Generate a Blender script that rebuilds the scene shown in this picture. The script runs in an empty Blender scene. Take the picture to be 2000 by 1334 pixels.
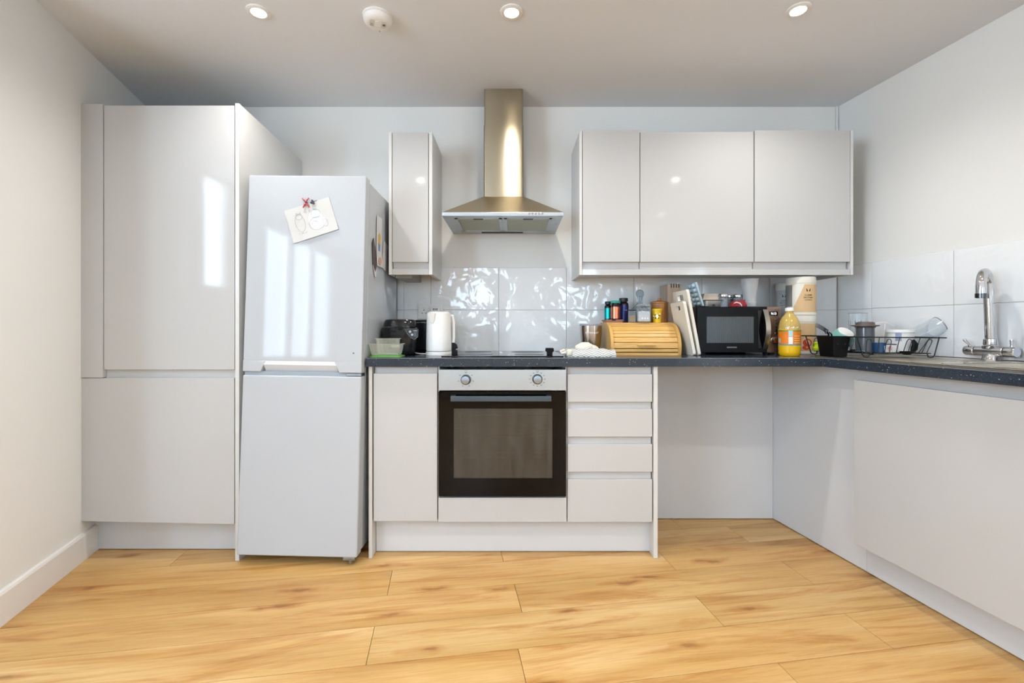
import bpy, bmesh, math, random
from mathutils import Vector, Matrix
random.seed(7)
D = bpy.data; SC = bpy.context.scene; COL = SC.collection
R = math.radians
# ------------------------------------------------------------------ camera
F = 890.0            # focal length in pixels of the 2000 px wide frame
CH = 1.072           # camera height
cam = D.cameras.new('camera'); cam.sensor_width = 36; cam.lens = F / 2000 * 36
cam.shift_y = -27 / 2000; cam.clip_start = .02
camo = D.objects.new('camera', cam); COL.objects.link(camo)
camo.location = (0, 0, CH); camo.rotation_euler = (R(90), 0, 0); SC.camera = camo
# ------------------------------------------------------------------ world, exposure, daylight
w = D.worlds.new('world'); SC.world = w; w.use_nodes = True
w.node_tree.nodes['Background'].inputs[0].default_value = (.75, .86, 1, 1)
w.node_tree.nodes['Background'].inputs[1].default_value = 1.0
SC.view_settings.view_transform = 'Standard'; SC.view_settings.look = 'None'
SC.view_settings.exposure = 0.62; SC.view_settings.gamma = 1.0; SC.view_settings.use_curve_mapping = False
SC.cycles.use_denoising = True; SC.cycles.use_light_tree = False; SC.cycles.max_bounces = 8; SC.cycles.diffuse_bounces = 4; SC.cycles.use_adaptive_sampling = True; SC.cycles.adaptive_threshold = .05; SC.cycles.adaptive_min_samples = 12
SC.cycles.transparent_max_bounces = 12; SC.cycles.sample_clamp_indirect = 6
SC.cycles.caustics_reflective = False; SC.cycles.caustics_refractive = False
CEIL = 2.38
# daylight at each window of the room behind the camera, the last one added: (x, y, z, width, height, facing angle, watts)
WINDOWS = [(-2.585, .30, 1.88, .28, .90, 0, 8),
           (-2.585, -1.05, 1.58, 1.50, 1.30, 0, 72),
           (-.72, -3.985, 1.78, .55, .85, 90, 15),
           (1.32, -3.985, 1.78, .60, .85, 90, 15),
           (2.655, -1.80, 1.30, 1.30, 1.20, 180, 32)]  # added right-wall window, out of view, brightens the left wall
WDIR = {0: (-1, 0, 0), 90: (0, -1, 0), 180: (.9866, .163, 0)}
for (x, y, z, ww, hh, a, p) in WINDOWS:
    l = D.lights.new('window_daylight', 'AREA'); l.shape = 'RECTANGLE'; l.size = ww; l.size_y = hh
    l.energy = p; l.color = (.62, .80, 1)
    o = D.objects.new('window_daylight', l); COL.objects.link(o); o.location = (x, y, z)
    o.rotation_euler = Vector(WDIR[a]).to_track_quat('Z', 'Y').to_euler()
SPOT_W = 22; SPOT_COL = (.97, .95, .92)
# ------------------------------------------------------------------ helpers
def gx(px, Y): return (px - 1000) * Y / F
def gz(py, Y): return CH + (640 - py) * Y / F
MATS = {}
def nd(nt, t, **kw):
    n = nt.nodes.new(t)
    for k, v in kw.items(): setattr(n, k, v)
    return n
def srgb(h):
    h = h.lstrip('#'); c = [int(h[i:i + 2], 16) / 255 for i in (0, 2, 4)]
    return tuple((x / 12.92 if x <= .04045 else ((x + .055) / 1.055) ** 2.4) for x in c)
def mat(name, col, rough=.5, metal=0., spec=.5, trans=0., alpha=1., ior=1.45, coat=0., emit=0., var=.04, vscale=9., bump=0., bscale=40., aniso=0.):
    if name in MATS: return MATS[name]
    if isinstance(col, str): col = srgb(col)
    m = D.materials.new(name); m.use_nodes = True; nt = m.node_tree; b = nt.nodes['Principled BSDF']; L = nt.links.new
    b.inputs['Roughness'].default_value = rough; b.inputs['Metallic'].default_value = metal
    b.inputs['Specular IOR Level'].default_value = spec; b.inputs['Transmission Weight'].default_value = trans
    b.inputs['IOR'].default_value = ior; b.inputs['Alpha'].default_value = alpha; b.inputs['Coat Weight'].default_value = coat
    if aniso: b.inputs['Anisotropic'].default_value = aniso
    tc = nd(nt, 'ShaderNodeTexCoord'); no = nd(nt, 'ShaderNodeTexNoise'); no.inputs['Scale'].default_value = vscale; no.inputs['Detail'].default_value = 1
    L(tc.outputs['Object'], no.inputs['Vector'])
    mx = nd(nt, 'ShaderNodeMixRGB'); mx.inputs[1].default_value = (*[c * (1 - var) for c in col], 1); mx.inputs[2].default_value = (*[min(1, c * (1 + var)) for c in col], 1)
    L(no.outputs['Fac'], mx.inputs[0]); L(mx.outputs[0], b.inputs['Base Color'])
    if emit:
        b.inputs['Emission Color'].default_value = (*col, 1); b.inputs['Emission Strength'].default_value = emit
    if bump:
        n2 = nd(nt, 'ShaderNodeTexNoise'); n2.inputs['Scale'].default_value = bscale; n2.inputs['Detail'].default_value = 2
        L(tc.outputs['Object'], n2.inputs['Vector']); bp = nd(nt, 'ShaderNodeBump'); bp.inputs['Strength'].default_value = bump; bp.inputs['Distance'].default_value = .01
        L(n2.outputs['Fac'], bp.inputs['Height']); L(bp.outputs[0], b.inputs['Normal'])
    MATS[name] = m; return m
def tag(o, label=None, cat=None, group=None, kind=None):
    for k, v in (('label', label), ('category', cat), ('group', group), ('kind', kind)):
        if v: o[k] = v
    return o
def thing(name, loc, label, cat, rot=(0, 0, 0), group=None):
    o = D.objects.new(name, None); COL.objects.link(o); o.location = loc; o.rotation_euler = rot; o.empty_display_size = .05
    return tag(o, label, cat, group)
def root(o):
    while o.parent: o = o.parent
    return o
def link(name, bm, m, parent=None, world=False, smooth=False, label=None, kind=None):
    me = D.meshes.new(name)
    if world and parent is not None: bmesh.ops.translate(bm, verts=bm.verts, vec=-Vector(root(parent).location))
    bmesh.ops.recalc_face_normals(bm, faces=bm.faces)
    bm.to_mesh(me); bm.free()
    if smooth:
        for p in me.polygons: p.use_smooth = True
        me.set_sharp_from_angle(angle=R(42))
    for mm in (m if isinstance(m, (list, tuple)) else [m]): me.materials.append(mm)
    o = D.objects.new(name, me); COL.objects.link(o); o.parent = parent
    if smooth: wn = o.modifiers.new('weighted_normal', 'WEIGHTED_NORMAL'); wn.keep_sharp = True; wn.weight = 100
    return tag(o, label, None, None, kind)
def NB(): return bmesh.new()
def bx(bm, x0, x1, y0, y1, z0, z1, bev=0., seg=2, fn=None, mi=0):
    b = NB(); vs = [b.verts.new((x, y, z)) for z in (z0, z1) for y in (y0, y1) for x in (x0, x1)]
    for f in ((0, 2, 3, 1), (4, 5, 7, 6), (0, 1, 5, 4), (2, 6, 7, 3), (0, 4, 6, 2), (1, 3, 7, 5)): b.faces.new([vs[i] for i in f])
    if bev: bmesh.ops.bevel(b, geom=b.edges[:], offset=bev, segments=seg, affect='EDGES', profile=.5)
    return merge(bm, b, fn, mi)
def merge(bm, b, fn=None, mi=0):
    if fn:
        for v in b.verts: v.co = Vector(fn(*v.co))
    vm = {}
    for v in b.verts: vm[v.index if False else v] = bm.verts.new(v.co)
    for f in b.faces:
        try:
            g = bm.faces.new([vm[v] for v in f.verts]); g.material_index = mi; g.smooth = f.smooth
        except ValueError: pass
    b.free(); return bm
def box(name, m, parent, x0, x1, y0, y1, z0, z1, bev=0., world=False, fn=None, seg=2, **kw):
    return link(name, bx(NB(), x0, x1, y0, y1, z0, z1, bev, seg, fn), m, parent, world, smooth=bev > 0, **kw)
def prism(bm, pts, a0, a1, axis='z', bev=0., mi=0, fn=None, seg=2):
    """polygon pts extruded from a0 to a1 along axis; for x: pts=(y,z), for y: (x,z), for z: (x,y)"""
    b = NB()
    def P(p, a): return {'z': (p[0], p[1], a), 'y': (p[0], a, p[1]), 'x': (a, p[0], p[1])}[axis]
    lo = [b.verts.new(P(p, a0)) for p in pts]; hi = [b.verts.new(P(p, a1)) for p in pts]; n = len(pts)
    b.faces.new(lo[::-1]); b.faces.new(hi)
    for i in range(n): b.faces.new((lo[i], lo[(i + 1) % n], hi[(i + 1) % n], hi[i]))
    if bev:
        bmesh.ops.recalc_face_normals(b, faces=b.faces)
        bmesh.ops.bevel(b, geom=b.edges[:], offset=bev, segments=seg, affect='EDGES', profile=.5)
    return merge(bm, b, fn, mi)
def lathe(bm, prof, c=(0, 0, 0), n=32, fn=None, mi=0, sx=1., sy=1.):
    b = NB(); rings = []
    for (r, z) in prof:
        if r < 1e-6: rings.append([b.verts.new((c[0], c[1], c[2] + z))])
        else: rings.append([b.verts.new((c[0] + r * sx * math.cos(2 * math.pi * i / n), c[1] + r * sy * math.sin(2 * math.pi * i / n), c[2] + z)) for i in range(n)])
    for A, B in zip(rings, rings[1:]):
        for i in range(n):
            j = (i + 1) % n
            q = [A[i % len(A)], A[j % len(A)], B[j % len(B)], B[i % len(B)]]
            u = []
            for v in q:
                if v not in u: u.append(v)
            if len(u) > 2:
                try: b.faces.new(u)
                except ValueError: pass
    for Rg in (rings[0], rings[-1]):
        if len(Rg) > 2 and prof[0] != prof[-1]:
            try: b.faces.new(Rg)
            except ValueError: pass
    return merge(bm, b, fn, mi)
def tube(bm, pts, r, n=8, closed=False, fn=None, mi=0, cap=True):
    b = NB(); pts = [Vector(p) for p in pts]; N = len(pts); rings = []; up = None
    rr = r if isinstance(r, (list, tuple)) else [r] * N
    for i, p in enumerate(pts):
        a = pts[(i - 1) % N] if (closed or i > 0) else p; c = pts[(i + 1) % N] if (closed or i < N - 1) else p
        t = (c - a).normalized() if (c - a).length > 1e-9 else Vector((0, 0, 1))
        if up is None:
            up = Vector((0, 0, 1)) if abs(t.z) < .9 else Vector((1, 0, 0))
        s = t.cross(up)
        if s.length < 1e-6: s = t.cross(Vector((1, .3, .2)))
        s.normalize(); up = s.cross(t).normalized()
        rings.append([b.verts.new(p + (s * math.cos(2 * math.pi * k / n) + up * math.sin(2 * math.pi * k / n)) * rr[i]) for k in range(n)])
    M = N if closed else N - 1
    for i in range(M):
        A, B = rings[i], rings[(i + 1) % N]
        for k in range(n): b.faces.new((A[k], A[(k + 1) % n], B[(k + 1) % n], B[k]))
    if not closed and cap: b.faces.new(rings[0][::-1]); b.faces.new(rings[-1])
    return merge(bm, b, fn, mi)
def arc(cx, cy, r, a0, a1, n, ry=None):
    return [(cx + r * math.cos(R(a0 + (a1 - a0) * i / n)), cy + (ry or r) * math.sin(R(a0 + (a1 - a0) * i / n))) for i in range(n + 1)]
def rrect(x0, x1, y0, y1, r, n=5):
    return arc(x1 - r, y1 - r, r, 0, 90, n) + arc(x0 + r, y1 - r, r, 90, 180, n) + arc(x0 + r, y0 + r, r, 180, 270, n) + arc(x1 - r, y0 + r, r, 270, 360, n)
def plate_hole(bm, outer, hole, a0, a1, axis='y', fn=None):
    """convex outline with one convex hole (both lists of points), extruded"""
    hc = (sum(p[0] for p in hole) / len(hole), sum(p[1] for p in hole) / len(hole)); N = 48
    def hit(poly, a):
        dx, dy = math.cos(a), math.sin(a); best = None
        for i in range(len(poly)):
            (x1, y1), (x2, y2) = poly[i], poly[(i + 1) % len(poly)]; ex, ey = x2 - x1, y2 - y1; den = dx * ey - dy * ex
            if abs(den) < 1e-12: continue
            t = ((x1 - hc[0]) * ey - (y1 - hc[1]) * ex) / den; u = ((x1 - hc[0]) * dy - (y1 - hc[1]) * dx) / den
            if t > 0 and -1e-6 <= u <= 1 + 1e-6 and (best is None or t > best): best = t
        return (hc[0] + dx * best, hc[1] + dy * best)
    angs = sorted(set([2 * math.pi * i / N for i in range(N)] + [math.atan2(p[1] - hc[1], p[0] - hc[0]) % (2 * math.pi) for p in outer + hole]))
    b = NB()
    def P(p, a): return {'z': (p[0], p[1], a), 'y': (p[0], a, p[1]), 'x': (a, p[0], p[1])}[axis]
    O = [hit(outer, a) for a in angs]; H = [hit(hole, a) for a in angs]; n = len(angs)
    V = [[b.verts.new(P(p, a)) for p in L] for L in (O, H) for a in (a0, a1)]
    for i in range(n):
        j = (i + 1) % n
        for q in ((V[0][i], V[0][j], V[2][j], V[2][i]), (V[1][i], V[3][i], V[3][j], V[1][j]), (V[0][i], V[1][i], V[1][j], V[0][j]), (V[2][i], V[2][j], V[3][j], V[3][i])): b.faces.new(q)
    return merge(bm, b, fn)
def text_bm(s, size, align='CENTER', extrude=.0002, fn=None):
    c = D.curves.new('t', 'FONT'); c.body = s; c.size = size; c.align_x = align; c.align_y = 'CENTER'; c.extrude = extrude; c.resolution_u = 2
    o = D.objects.new('t', c); me = D.meshes.new_from_object(o); b = NB(); b.from_mesh(me)
    D.objects.remove(o); D.curves.remove(c); D.meshes.remove(me)
    if fn:
        for v in b.verts: v.co = Vector(fn(*v.co))
    return b
def cyl_wrap(r, a_c, z, off=.0006):
    """flat (x right, y up) writing bent round an upright cylinder whose front point is at angle a_c"""
    return lambda x, y, e: ((r + off + e) * math.cos(a_c + x / r), (r + off + e) * math.sin(a_c + x / r), z + y)
def cyl_patch(bm, r, z0, z1, a0, a1, off=.0004, n=20, mi=0, slant=None):
    b = NB(); A = []
    for i in range(n + 1):
        a = a0 + (a1 - a0) * i / n; zb = z0 if slant is None else z0 + slant * i / n
        A.append((b.verts.new(((r + off) * math.cos(a), (r + off) * math.sin(a), min(zb, z1 - .001))), b.verts.new(((r + off) * math.cos(a), (r + off) * math.sin(a), z1))))
    for p, q in zip(A, A[1:]): b.faces.new((p[0], q[0], q[1], p[1]))
    return merge(bm, b, None, mi)
def copy_tree(o, parent=None):
    c = o.copy(); COL.objects.link(c); c.parent = parent
    for ch in list(o.children): copy_tree(ch, c)
    return c
# ------------------------------------------------------------------ materials
WALL = mat('wall_paint', '#e6e5e1', .75, var=.012, vscale=3)
CEILM = mat('ceiling_paint', '#e0e2e6', .85, var=.012, vscale=2)
TRIMW = mat('white_gloss_paint', '#e4e2de', .3, var=.012)
DOORW = mat('gloss_white_laminate', '#bcbcbb', .07, var=.008, vscale=3)
CARC = mat('white_melamine', '#cfcecb', .35, var=.01)
PLIN = mat('matt_white_board', '#cbcdcf', .4, var=.012)
BLACKP = mat('black_plastic', '#0a0b0d', .4, var=.1, spec=.22)
BLACKG = mat('black_gloss', '#08090b', .08, var=.1)
CHROME = mat('chrome', '#c8cacd', .07, metal=1., var=.02)
WHITEP = mat('white_plastic', '#e8e6e2', .3, var=.01)
FRIDGEW = mat('fridge_enamel', '#b5b9bd', .05, var=.008, spec=.25)
DARK = mat('dark_void', '#16181a', .7)
RUBBER = mat('dark_rubber', '#24262a', .6)
def steel_mat(name, col, rough, sc=(3, 3, 160), metal=1.):
    m = mat(name, col, rough, metal=metal); nt = m.node_tree; b = nt.nodes['Principled BSDF']; L = nt.links.new
    tc = nd(nt, 'ShaderNodeTexCoord'); mp = nd(nt, 'ShaderNodeMapping'); mp.inputs['Scale'].default_value = sc; no = nd(nt, 'ShaderNodeTexNoise'); no.inputs['Scale'].default_value = 6; no.inputs['Detail'].default_value = 4
    L(tc.outputs['Object'], mp.inputs[0]); L(mp.outputs[0], no.inputs['Vector'])
    rg = nd(nt, 'ShaderNodeMapRange'); rg.inputs['To Min'].default_value = rough * .75; rg.inputs['To Max'].default_value = rough * 1.35
    L(no.outputs['Fac'], rg.inputs[0]); L(rg.outputs[0], b.inputs['Roughness']); return m
def brushed(name, col, rough, aniso=.9):
    m = mat(name, col, rough, metal=1., aniso=aniso, var=.05, vscale=5); nt = m.node_tree; p = nt.nodes['Principled BSDF']
    tg = nd(nt, 'ShaderNodeTangent'); tg.direction_type = 'RADIAL'; tg.axis = 'Z'; nt.links.new(tg.outputs[0], p.inputs['Tangent']); p.inputs['Anisotropic Rotation'].default_value = .25; return m
STEEL = brushed('brushed_steel', '#bcae8e', .34, .6)  # gold of warm lamp light on the canopy is put into this colour
STEELH = brushed('brushed_steel_upright', '#aba18c', .24, .96)  # chimney tint also carries the warm lamp glow in its colour
STEELP = steel_mat('brushed_steel_panel', '#b6bdc2', .34)
SINKS = steel_mat('sink_steel', '#d2cabd', .3, (3, 3, 3))
# glazed wall tile with a hand-made ripple
def tile_mat():
    m = mat('white_glazed_tile', '#ebecec', .05, var=.01); nt = m.node_tree; b = nt.nodes['Principled BSDF']; L = nt.links.new
    g = nd(nt, 'ShaderNodeNewGeometry'); no = nd(nt, 'ShaderNodeTexNoise'); no.inputs['Scale'].default_value = 13; no.inputs['Detail'].default_value = 1.2; no.inputs['Distortion'].default_value = .6
    L(g.outputs['Position'], no.inputs['Vector']); bp = nd(nt, 'ShaderNodeBump'); bp.inputs['Strength'].default_value = .42; bp.inputs['Distance'].default_value = .012
    L(no.outputs['Fac'], bp.inputs['Height']); L(bp.outputs[0], b.inputs['Normal']); return m
TILE = tile_mat(); GROUT = mat('tile_grout', '#c4c2be', .8)
# oak laminate: grain runs along the planks
PA = R(8.7); PU = Vector((math.cos(PA), math.sin(PA), 0)); PV = Vector((-math.sin(PA), math.cos(PA), 0))
def oak_mat():
    m = D.materials.new('oak_laminate'); m.use_nodes = True; nt = m.node_tree; b = nt.nodes['Principled BSDF']; L = nt.links.new
    g = nd(nt, 'ShaderNodeNewGeometry'); oi = nd(nt, 'ShaderNodeObjectInfo')
    rot = nd(nt, 'ShaderNodeMapping'); rot.inputs['Rotation'].default_value = (0, 0, -PA); L(g.outputs['Position'], rot.inputs[0])
    mul = nd(nt, 'ShaderNodeMath', operation='MULTIPLY'); mul.inputs[1].default_value = 37.; L(oi.outputs['Random'], mul.inputs[0])
    add = nd(nt, 'ShaderNodeVectorMath', operation='ADD'); L(rot.outputs[0], add.inputs[0]); L(mul.outputs[0], add.inputs[1])
    def noise(sc, detail, dist=0., rough=.5):
        mp = nd(nt, 'ShaderNodeMapping'); mp.inputs['Scale'].default_value = sc; L(add.outputs[0], mp.inputs[0])
        n = nd(nt, 'ShaderNodeTexNoise'); n.inputs['Scale'].default_value = 1; n.inputs['Detail'].default_value = detail; n.inputs['Distortion'].default_value = dist; n.inputs['Roughness'].default_value = rough
        L(mp.outputs[0], n.inputs['Vector']); return n.outputs['Fac']
    def ramp(fac, stops):
        r = nd(nt, 'ShaderNodeValToRGB'); L(fac, r.inputs[0]); e = r.color_ramp.elements
        while len(e) < len(stops): e.new(.5)
        for x, (p, c) in zip(e, stops): x.position = p; x.color = (*c, 1) if len(c) == 3 else c
        return r.outputs[0]
    def mix(mode, fac, a, c):
        x = nd(nt, 'ShaderNodeMixRGB', blend_type=mode)
        if isinstance(fac, float): x.inputs[0].default_value = fac
        else: L(fac, x.inputs[0])
        L(a, x.inputs[1]); L(c, x.inputs[2]); return x.outputs[0]
    base = ramp(noise((.9, 6, 1), 4, .4), [(.28, srgb('#bb9053')), (.52, srgb('#cda466')), (.74, srgb('#dbb880'))])
    streak = ramp(noise((1.6, 60, 1), 4, .5), [(.34, (.78, .70, .62)), (.58, (1, 1, 1))]); c = mix('MULTIPLY', .40, base, streak)
    fine = ramp(noise((12, 420, 1), 3), [(.35, (.80, .75, .70)), (.62, (1, 1, 1))]); c = mix('MULTIPLY', .5, c, fine)
    heart = ramp(noise((.85, 8.0, 1), 6, 2.2, .66), [(.50, (1, 1, 1)), (.60, (.84, .68, .52)), (.70, (.52, .34, .22))]); c = mix('MULTIPLY', .72, c, heart)
    kmp = nd(nt, 'ShaderNodeMapping'); kmp.inputs['Scale'].default_value = (.95, 4.2, 1); L(add.outputs[0], kmp.inputs[0]); kv = nd(nt, 'ShaderNodeTexVoronoi'); kv.voronoi_dimensions = '2D'; kv.inputs['Scale'].default_value = 1.0; kn = nd(nt, 'ShaderNodeTexNoise'); kn.inputs['Scale'].default_value = 9; kn.inputs['Detail'].default_value = 3; L(add.outputs[0], kn.inputs['Vector']); ka = nd(nt, 'ShaderNodeMixRGB', blend_type='ADD'); ka.inputs[0].default_value = .22; L(kmp.outputs[0], ka.inputs[1]); L(kn.outputs['Color'], ka.inputs[2]); L(ka.outputs[0], kv.inputs['Vector'])
    knot = ramp(kv.outputs['Distance'], [(.02, (.40, .24, .14)), (.05, (.78, .60, .44)), (.11, (1, 1, 1))]); c = mix('MULTIPLY', .75, c, knot)
    hue = ramp(oi.outputs['Random'], [(0, (1, .97, .93)), (.5, (1, 1, 1)), (1, (.95, .98, 1.))]); c = mix('MULTIPLY', .7, c, hue)
    L(c, b.inputs['Base Color']); b.inputs['Roughness'].default_value = .34; b.inputs['Specular IOR Level'].default_value = .42
    bp = nd(nt, 'ShaderNodeBump'); bp.inputs['Strength'].default_value = .05; bp.inputs['Distance'].default_value = .002; L(noise((9, 300, 1), 3), bp.inputs['Height']); L(bp.outputs[0], b.inputs['Normal'])
    return m
OAK = oak_mat()
def speckle_mat():
    m = D.materials.new('charcoal_speckled_worktop'); m.use_nodes = True; nt = m.node_tree; b = nt.nodes['Principled BSDF']; L = nt.links.new
    g = nd(nt, 'ShaderNodeNewGeometry'); v = nd(nt, 'ShaderNodeTexVoronoi'); v.inputs['Scale'].default_value = 95; L(g.outputs['Position'], v.inputs['Vector'])
    sz = nd(nt, 'ShaderNodeTexNoise'); sz.inputs['Scale'].default_value = 40; L(g.outputs['Position'], sz.inputs['Vector'])
    r = nd(nt, 'ShaderNodeValToRGB'); r.color_ramp.elements[0].position = .11; r.color_ramp.elements[0].color = (1, 1, 1, 1); r.color_ramp.elements[1].position = .16; r.color_ramp.elements[1].color = (0, 0, 0, 1); L(v.outputs['Distance'], r.inputs[0])
    r2 = nd(nt, 'ShaderNodeValToRGB'); r2.color_ramp.elements[0].position = .46; r2.color_ramp.elements[1].position = .56; L(sz.outputs['Fac'], r2.inputs[0])
    mu = nd(nt, 'ShaderNodeMixRGB', blend_type='MULTIPLY'); mu.inputs[0].default_value = 1; L(r.outputs[0], mu.inputs[1]); L(r2.outputs[0], mu.inputs[2])
    n = nd(nt, 'ShaderNodeTexNoise'); n.inputs['Scale'].default_value = 260; n.inputs['Detail'].default_value = 2; L(g.outputs['Position'], n.inputs['Vector'])
    bs = nd(nt, 'ShaderNodeValToRGB'); e = bs.color_ramp.elements; e[0].position = .42; e[0].color = (*srgb('#222a34'), 1); e[1].position = .75; e[1].color = (*srgb('#36424f'), 1); L(n.outputs['Fac'], bs.inputs[0])
    mx = nd(nt, 'ShaderNodeMixRGB'); L(mu.outputs[0], mx.inputs[0]); L(bs.outputs[0], mx.inputs[1]); mx.inputs[2].default_value = (*srgb('#c9ccd0'), 1)
    L(mx.outputs[0], b.inputs['Base Color']); b.inputs['Roughness'].default_value = .2; return m
WORKT = speckle_mat()
def glass_mat(name, col, a, rough=.03, gl=.9):
    """thin clear glass or plastic: mostly lets the light through, mirrors at grazing angles"""
    m = D.materials.new(name); m.use_nodes = True; nt = m.node_tree; L = nt.links.new; nt.nodes.remove(nt.nodes['Principled BSDF'])
    out = nt.nodes['Material Output']; tr = nd(nt, 'ShaderNodeBsdfTransparent'); tr.inputs[0].default_value = (*col, 1)
    p = nd(nt, 'ShaderNodeBsdfPrincipled'); p.inputs['Base Color'].default_value = (*[c * .85 for c in col], 1); p.inputs['Roughness'].default_value = rough; p.inputs['Specular IOR Level'].default_value = gl
    lw = nd(nt, 'ShaderNodeLayerWeight'); lw.inputs[0].default_value = .35; mr = nd(nt, 'ShaderNodeMapRange'); mr.inputs['To Min'].default_value = a; mr.inputs['To Max'].default_value = min(1, a + .5)
    L(lw.outputs['Facing'], mr.inputs[0]); mx = nd(nt, 'ShaderNodeMixShader'); L(mr.outputs[0], mx.inputs[0]); L(tr.outputs[0], mx.inputs[1]); L(p.outputs[0], mx.inputs[2]); L(mx.outputs[0], out.inputs[0]); return m
GLASS = glass_mat('clear_glass', (.93, .95, .96), .10)
GLASSG = glass_mat('grey_glass', (.68, .74, .78), .16)
FROST = glass_mat('frosted_plastic', (.9, .91, .92), .45, .35, .4)
TUPPER = glass_mat('cloudy_plastic', (.95, .955, .91), .10, .3, .4)
# ------------------------------------------------------------------ room shell
LS, RS = .30, .165                       # how far the side walls splay
def lw(y): return -1.985 - LS * (y - 2.1)
def rw(y): return 1.929 + RS * (2.7 - y)
YB, YF, XL = 2.70, -4.0, -2.6
def struct(name, bm, m, parent=None): return link(name, bm, m, parent, kind='structure')
b = NB(); bx(b, -2.9, 3.3, YB, YB + .12, -.05, CEIL + .1); struct('wall_back', b, WALL)
b = NB(); prism(b, [(lw(YB), YB), (lw(1.6), 1.6), (XL, 1.6), (XL - .3, 1.6), (XL - .3, YB)], -.05, CEIL + .1); struct('wall_left', b, WALL)
b = NB(); prism(b, [(XL, 1.61), (XL - .12, 1.61), (XL - .12, YF), (XL, YF)], -.05, CEIL + .1); struct('wall_left_far', b, WALL)
b = NB(); prism(b, [(rw(YB + .12), YB + .12), (rw(YB + .12) + .12, YB + .12), (rw(YF) + .12, YF), (rw(YF), YF)], -.05, CEIL + .1); struct('wall_right', b, WALL)
b = NB(); bx(b, -2.9, 3.3, YF - .12, YF, -.05, CEIL + .1); struct('wall_front', b, WALL)
b = NB(); bx(b, -2.95, 3.3, YF - .1, YB + .1, CEIL, CEIL + .1); struct('ceiling', b, CEILM)
b = NB(); bx(b, -2.95, 3.3, YF - .1, YB + .1, -.06, -.008); floor = struct('floor', b, mat('floor_underlay', '#5b4126', .8))
# planks, clipped to the room outline
ROOM = [(lw(YB), YB), (lw(.5), .5), (rw(.5), .5), (rw(YB), YB)]
def clip(poly, A, Bp):
    out = []; ex, ey = Bp[0] - A[0], Bp[1] - A[1]
    side = lambda p: ex * (p[1] - A[1]) - ey * (p[0] - A[0])
    for i in range(len(poly)):
        p, q = poly[i], poly[(i + 1) % len(poly)]; sp, sq = side(p), side(q)
        if sp >= 0: out.append(p)
        if sp * sq < 0:
            t = sp / (sp - sq); out.append((p[0] + t * (q[0] - p[0]), p[1] + t * (q[1] - p[1])))
    return out
PW, PL, V0 = .1893, 1.24, 2.069
joints = {-3: -.62, -2: .41, -1: -1.215, 0: .277, 1: -.218, 2: .297, 3: -.24, 4: .25, 5: -.18, 6: .43, 7: -.05, 8: .3}
for k in range(-4, 17):
    v1 = V0 - PW * (k - 1); v0 = v1 - PW; u0 = joints.get(k, random.uniform(-.6, .6))
    for j in range(-1, 5):
        a, c = u0 + j * PL - (2.2 if j < 0 else 0), u0 + (j + 1) * PL; g = .0009
        q = [PU * uu + PV * vv for uu, vv in ((a + g, v0 + g), (c - g, v0 + g), (c - g, v1 - g), (a + g, v1 - g))]
        q = [(p.x, p.y) for p in q]
        for i in range(len(ROOM)):
            q = clip(q, ROOM[i], ROOM[(i + 1) % len(ROOM)])
            if len(q) < 3: break
        if len(q) < 3: continue
        ar = abs(sum(q[i][0] * q[(i + 1) % len(q)][1] - q[(i + 1) % len(q)][0] * q[i][1] for i in range(len(q)))) / 2
        if ar < .004: continue
        link('plank', prism(NB(), q, -.008, 0), OAK, floor)
b = NB(); bx(b, -2.6, 3.1, YF, .5, -.008, -.0005); prism(b, [(XL, .5), (lw(.5), .5), (lw(1.6), 1.6), (XL, 1.6)], -.008, -.0005); link('plank_field', b, OAK, floor, kind='stuff')
# skirting board on the left wall, with a rounded top lip
def along_left(y, off, z): return (lw(y) + off, y, z)
b = NB(); prof = [(0, 0), (.016, 0), (.016, .112), (.012, .121), (.006, .124), (0, .124)]
ys = (1.6, 2.255); A = [[b.verts.new(along_left(y, o, z)) for (o, z) in prof] for y in ys]
for i in range(len(prof)):
    j = (i + 1) % len(prof); b.faces.new((A[0][i], A[0][j], A[1][j], A[1][i]))
b.faces.new(A[0]); b.faces.new(A[1][::-1]); struct('baseboard_left', b, TRIMW)
b = NB(); tube(b, [(1.921, 2.693, 1.45), (1.921, 2.693, CEIL)], .006, 8); struct('trim_1', b, TRIMW)
# windows behind the camera, the right-wall one added for its light
for i, (x, y, z, ww, hh, a, p) in enumerate(WINDOWS):
    t = D.objects.new('window_%d' % (i + 1), None); COL.objects.link(t); t['kind'] = 'structure'; t.location = (x, y, z)
    if a == 0: t.rotation_euler = (0, 0, R(-90))
    if a == 180: t.rotation_euler = (0, 0, R(90 + 9.4))
    ft = .05; fn = None
    # local: x across, y out of the room wall towards the room is +y for facing 90; rotate -90 maps +y to +x
    b = NB()
    for (x0, x1, z0, z1) in ((-ww / 2 - ft, -ww / 2, -hh / 2 - ft, hh / 2 + ft), (ww / 2, ww / 2 + ft, -hh / 2 - ft, hh / 2 + ft), (-ww / 2, ww / 2, hh / 2, hh / 2 + ft), (-ww / 2, ww / 2, -hh / 2 - ft, -hh / 2)): bx(b, x0, x1, -.012, .05, z0, z1)
    link('window_frame', b, TRIMW, t)
    if ww > .9: [box('mullion', TRIMW, t, k - .045, k + .045, .005, .045, -hh / 2, hh / 2) for k in (-ww / 6, ww / 6)]
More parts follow.
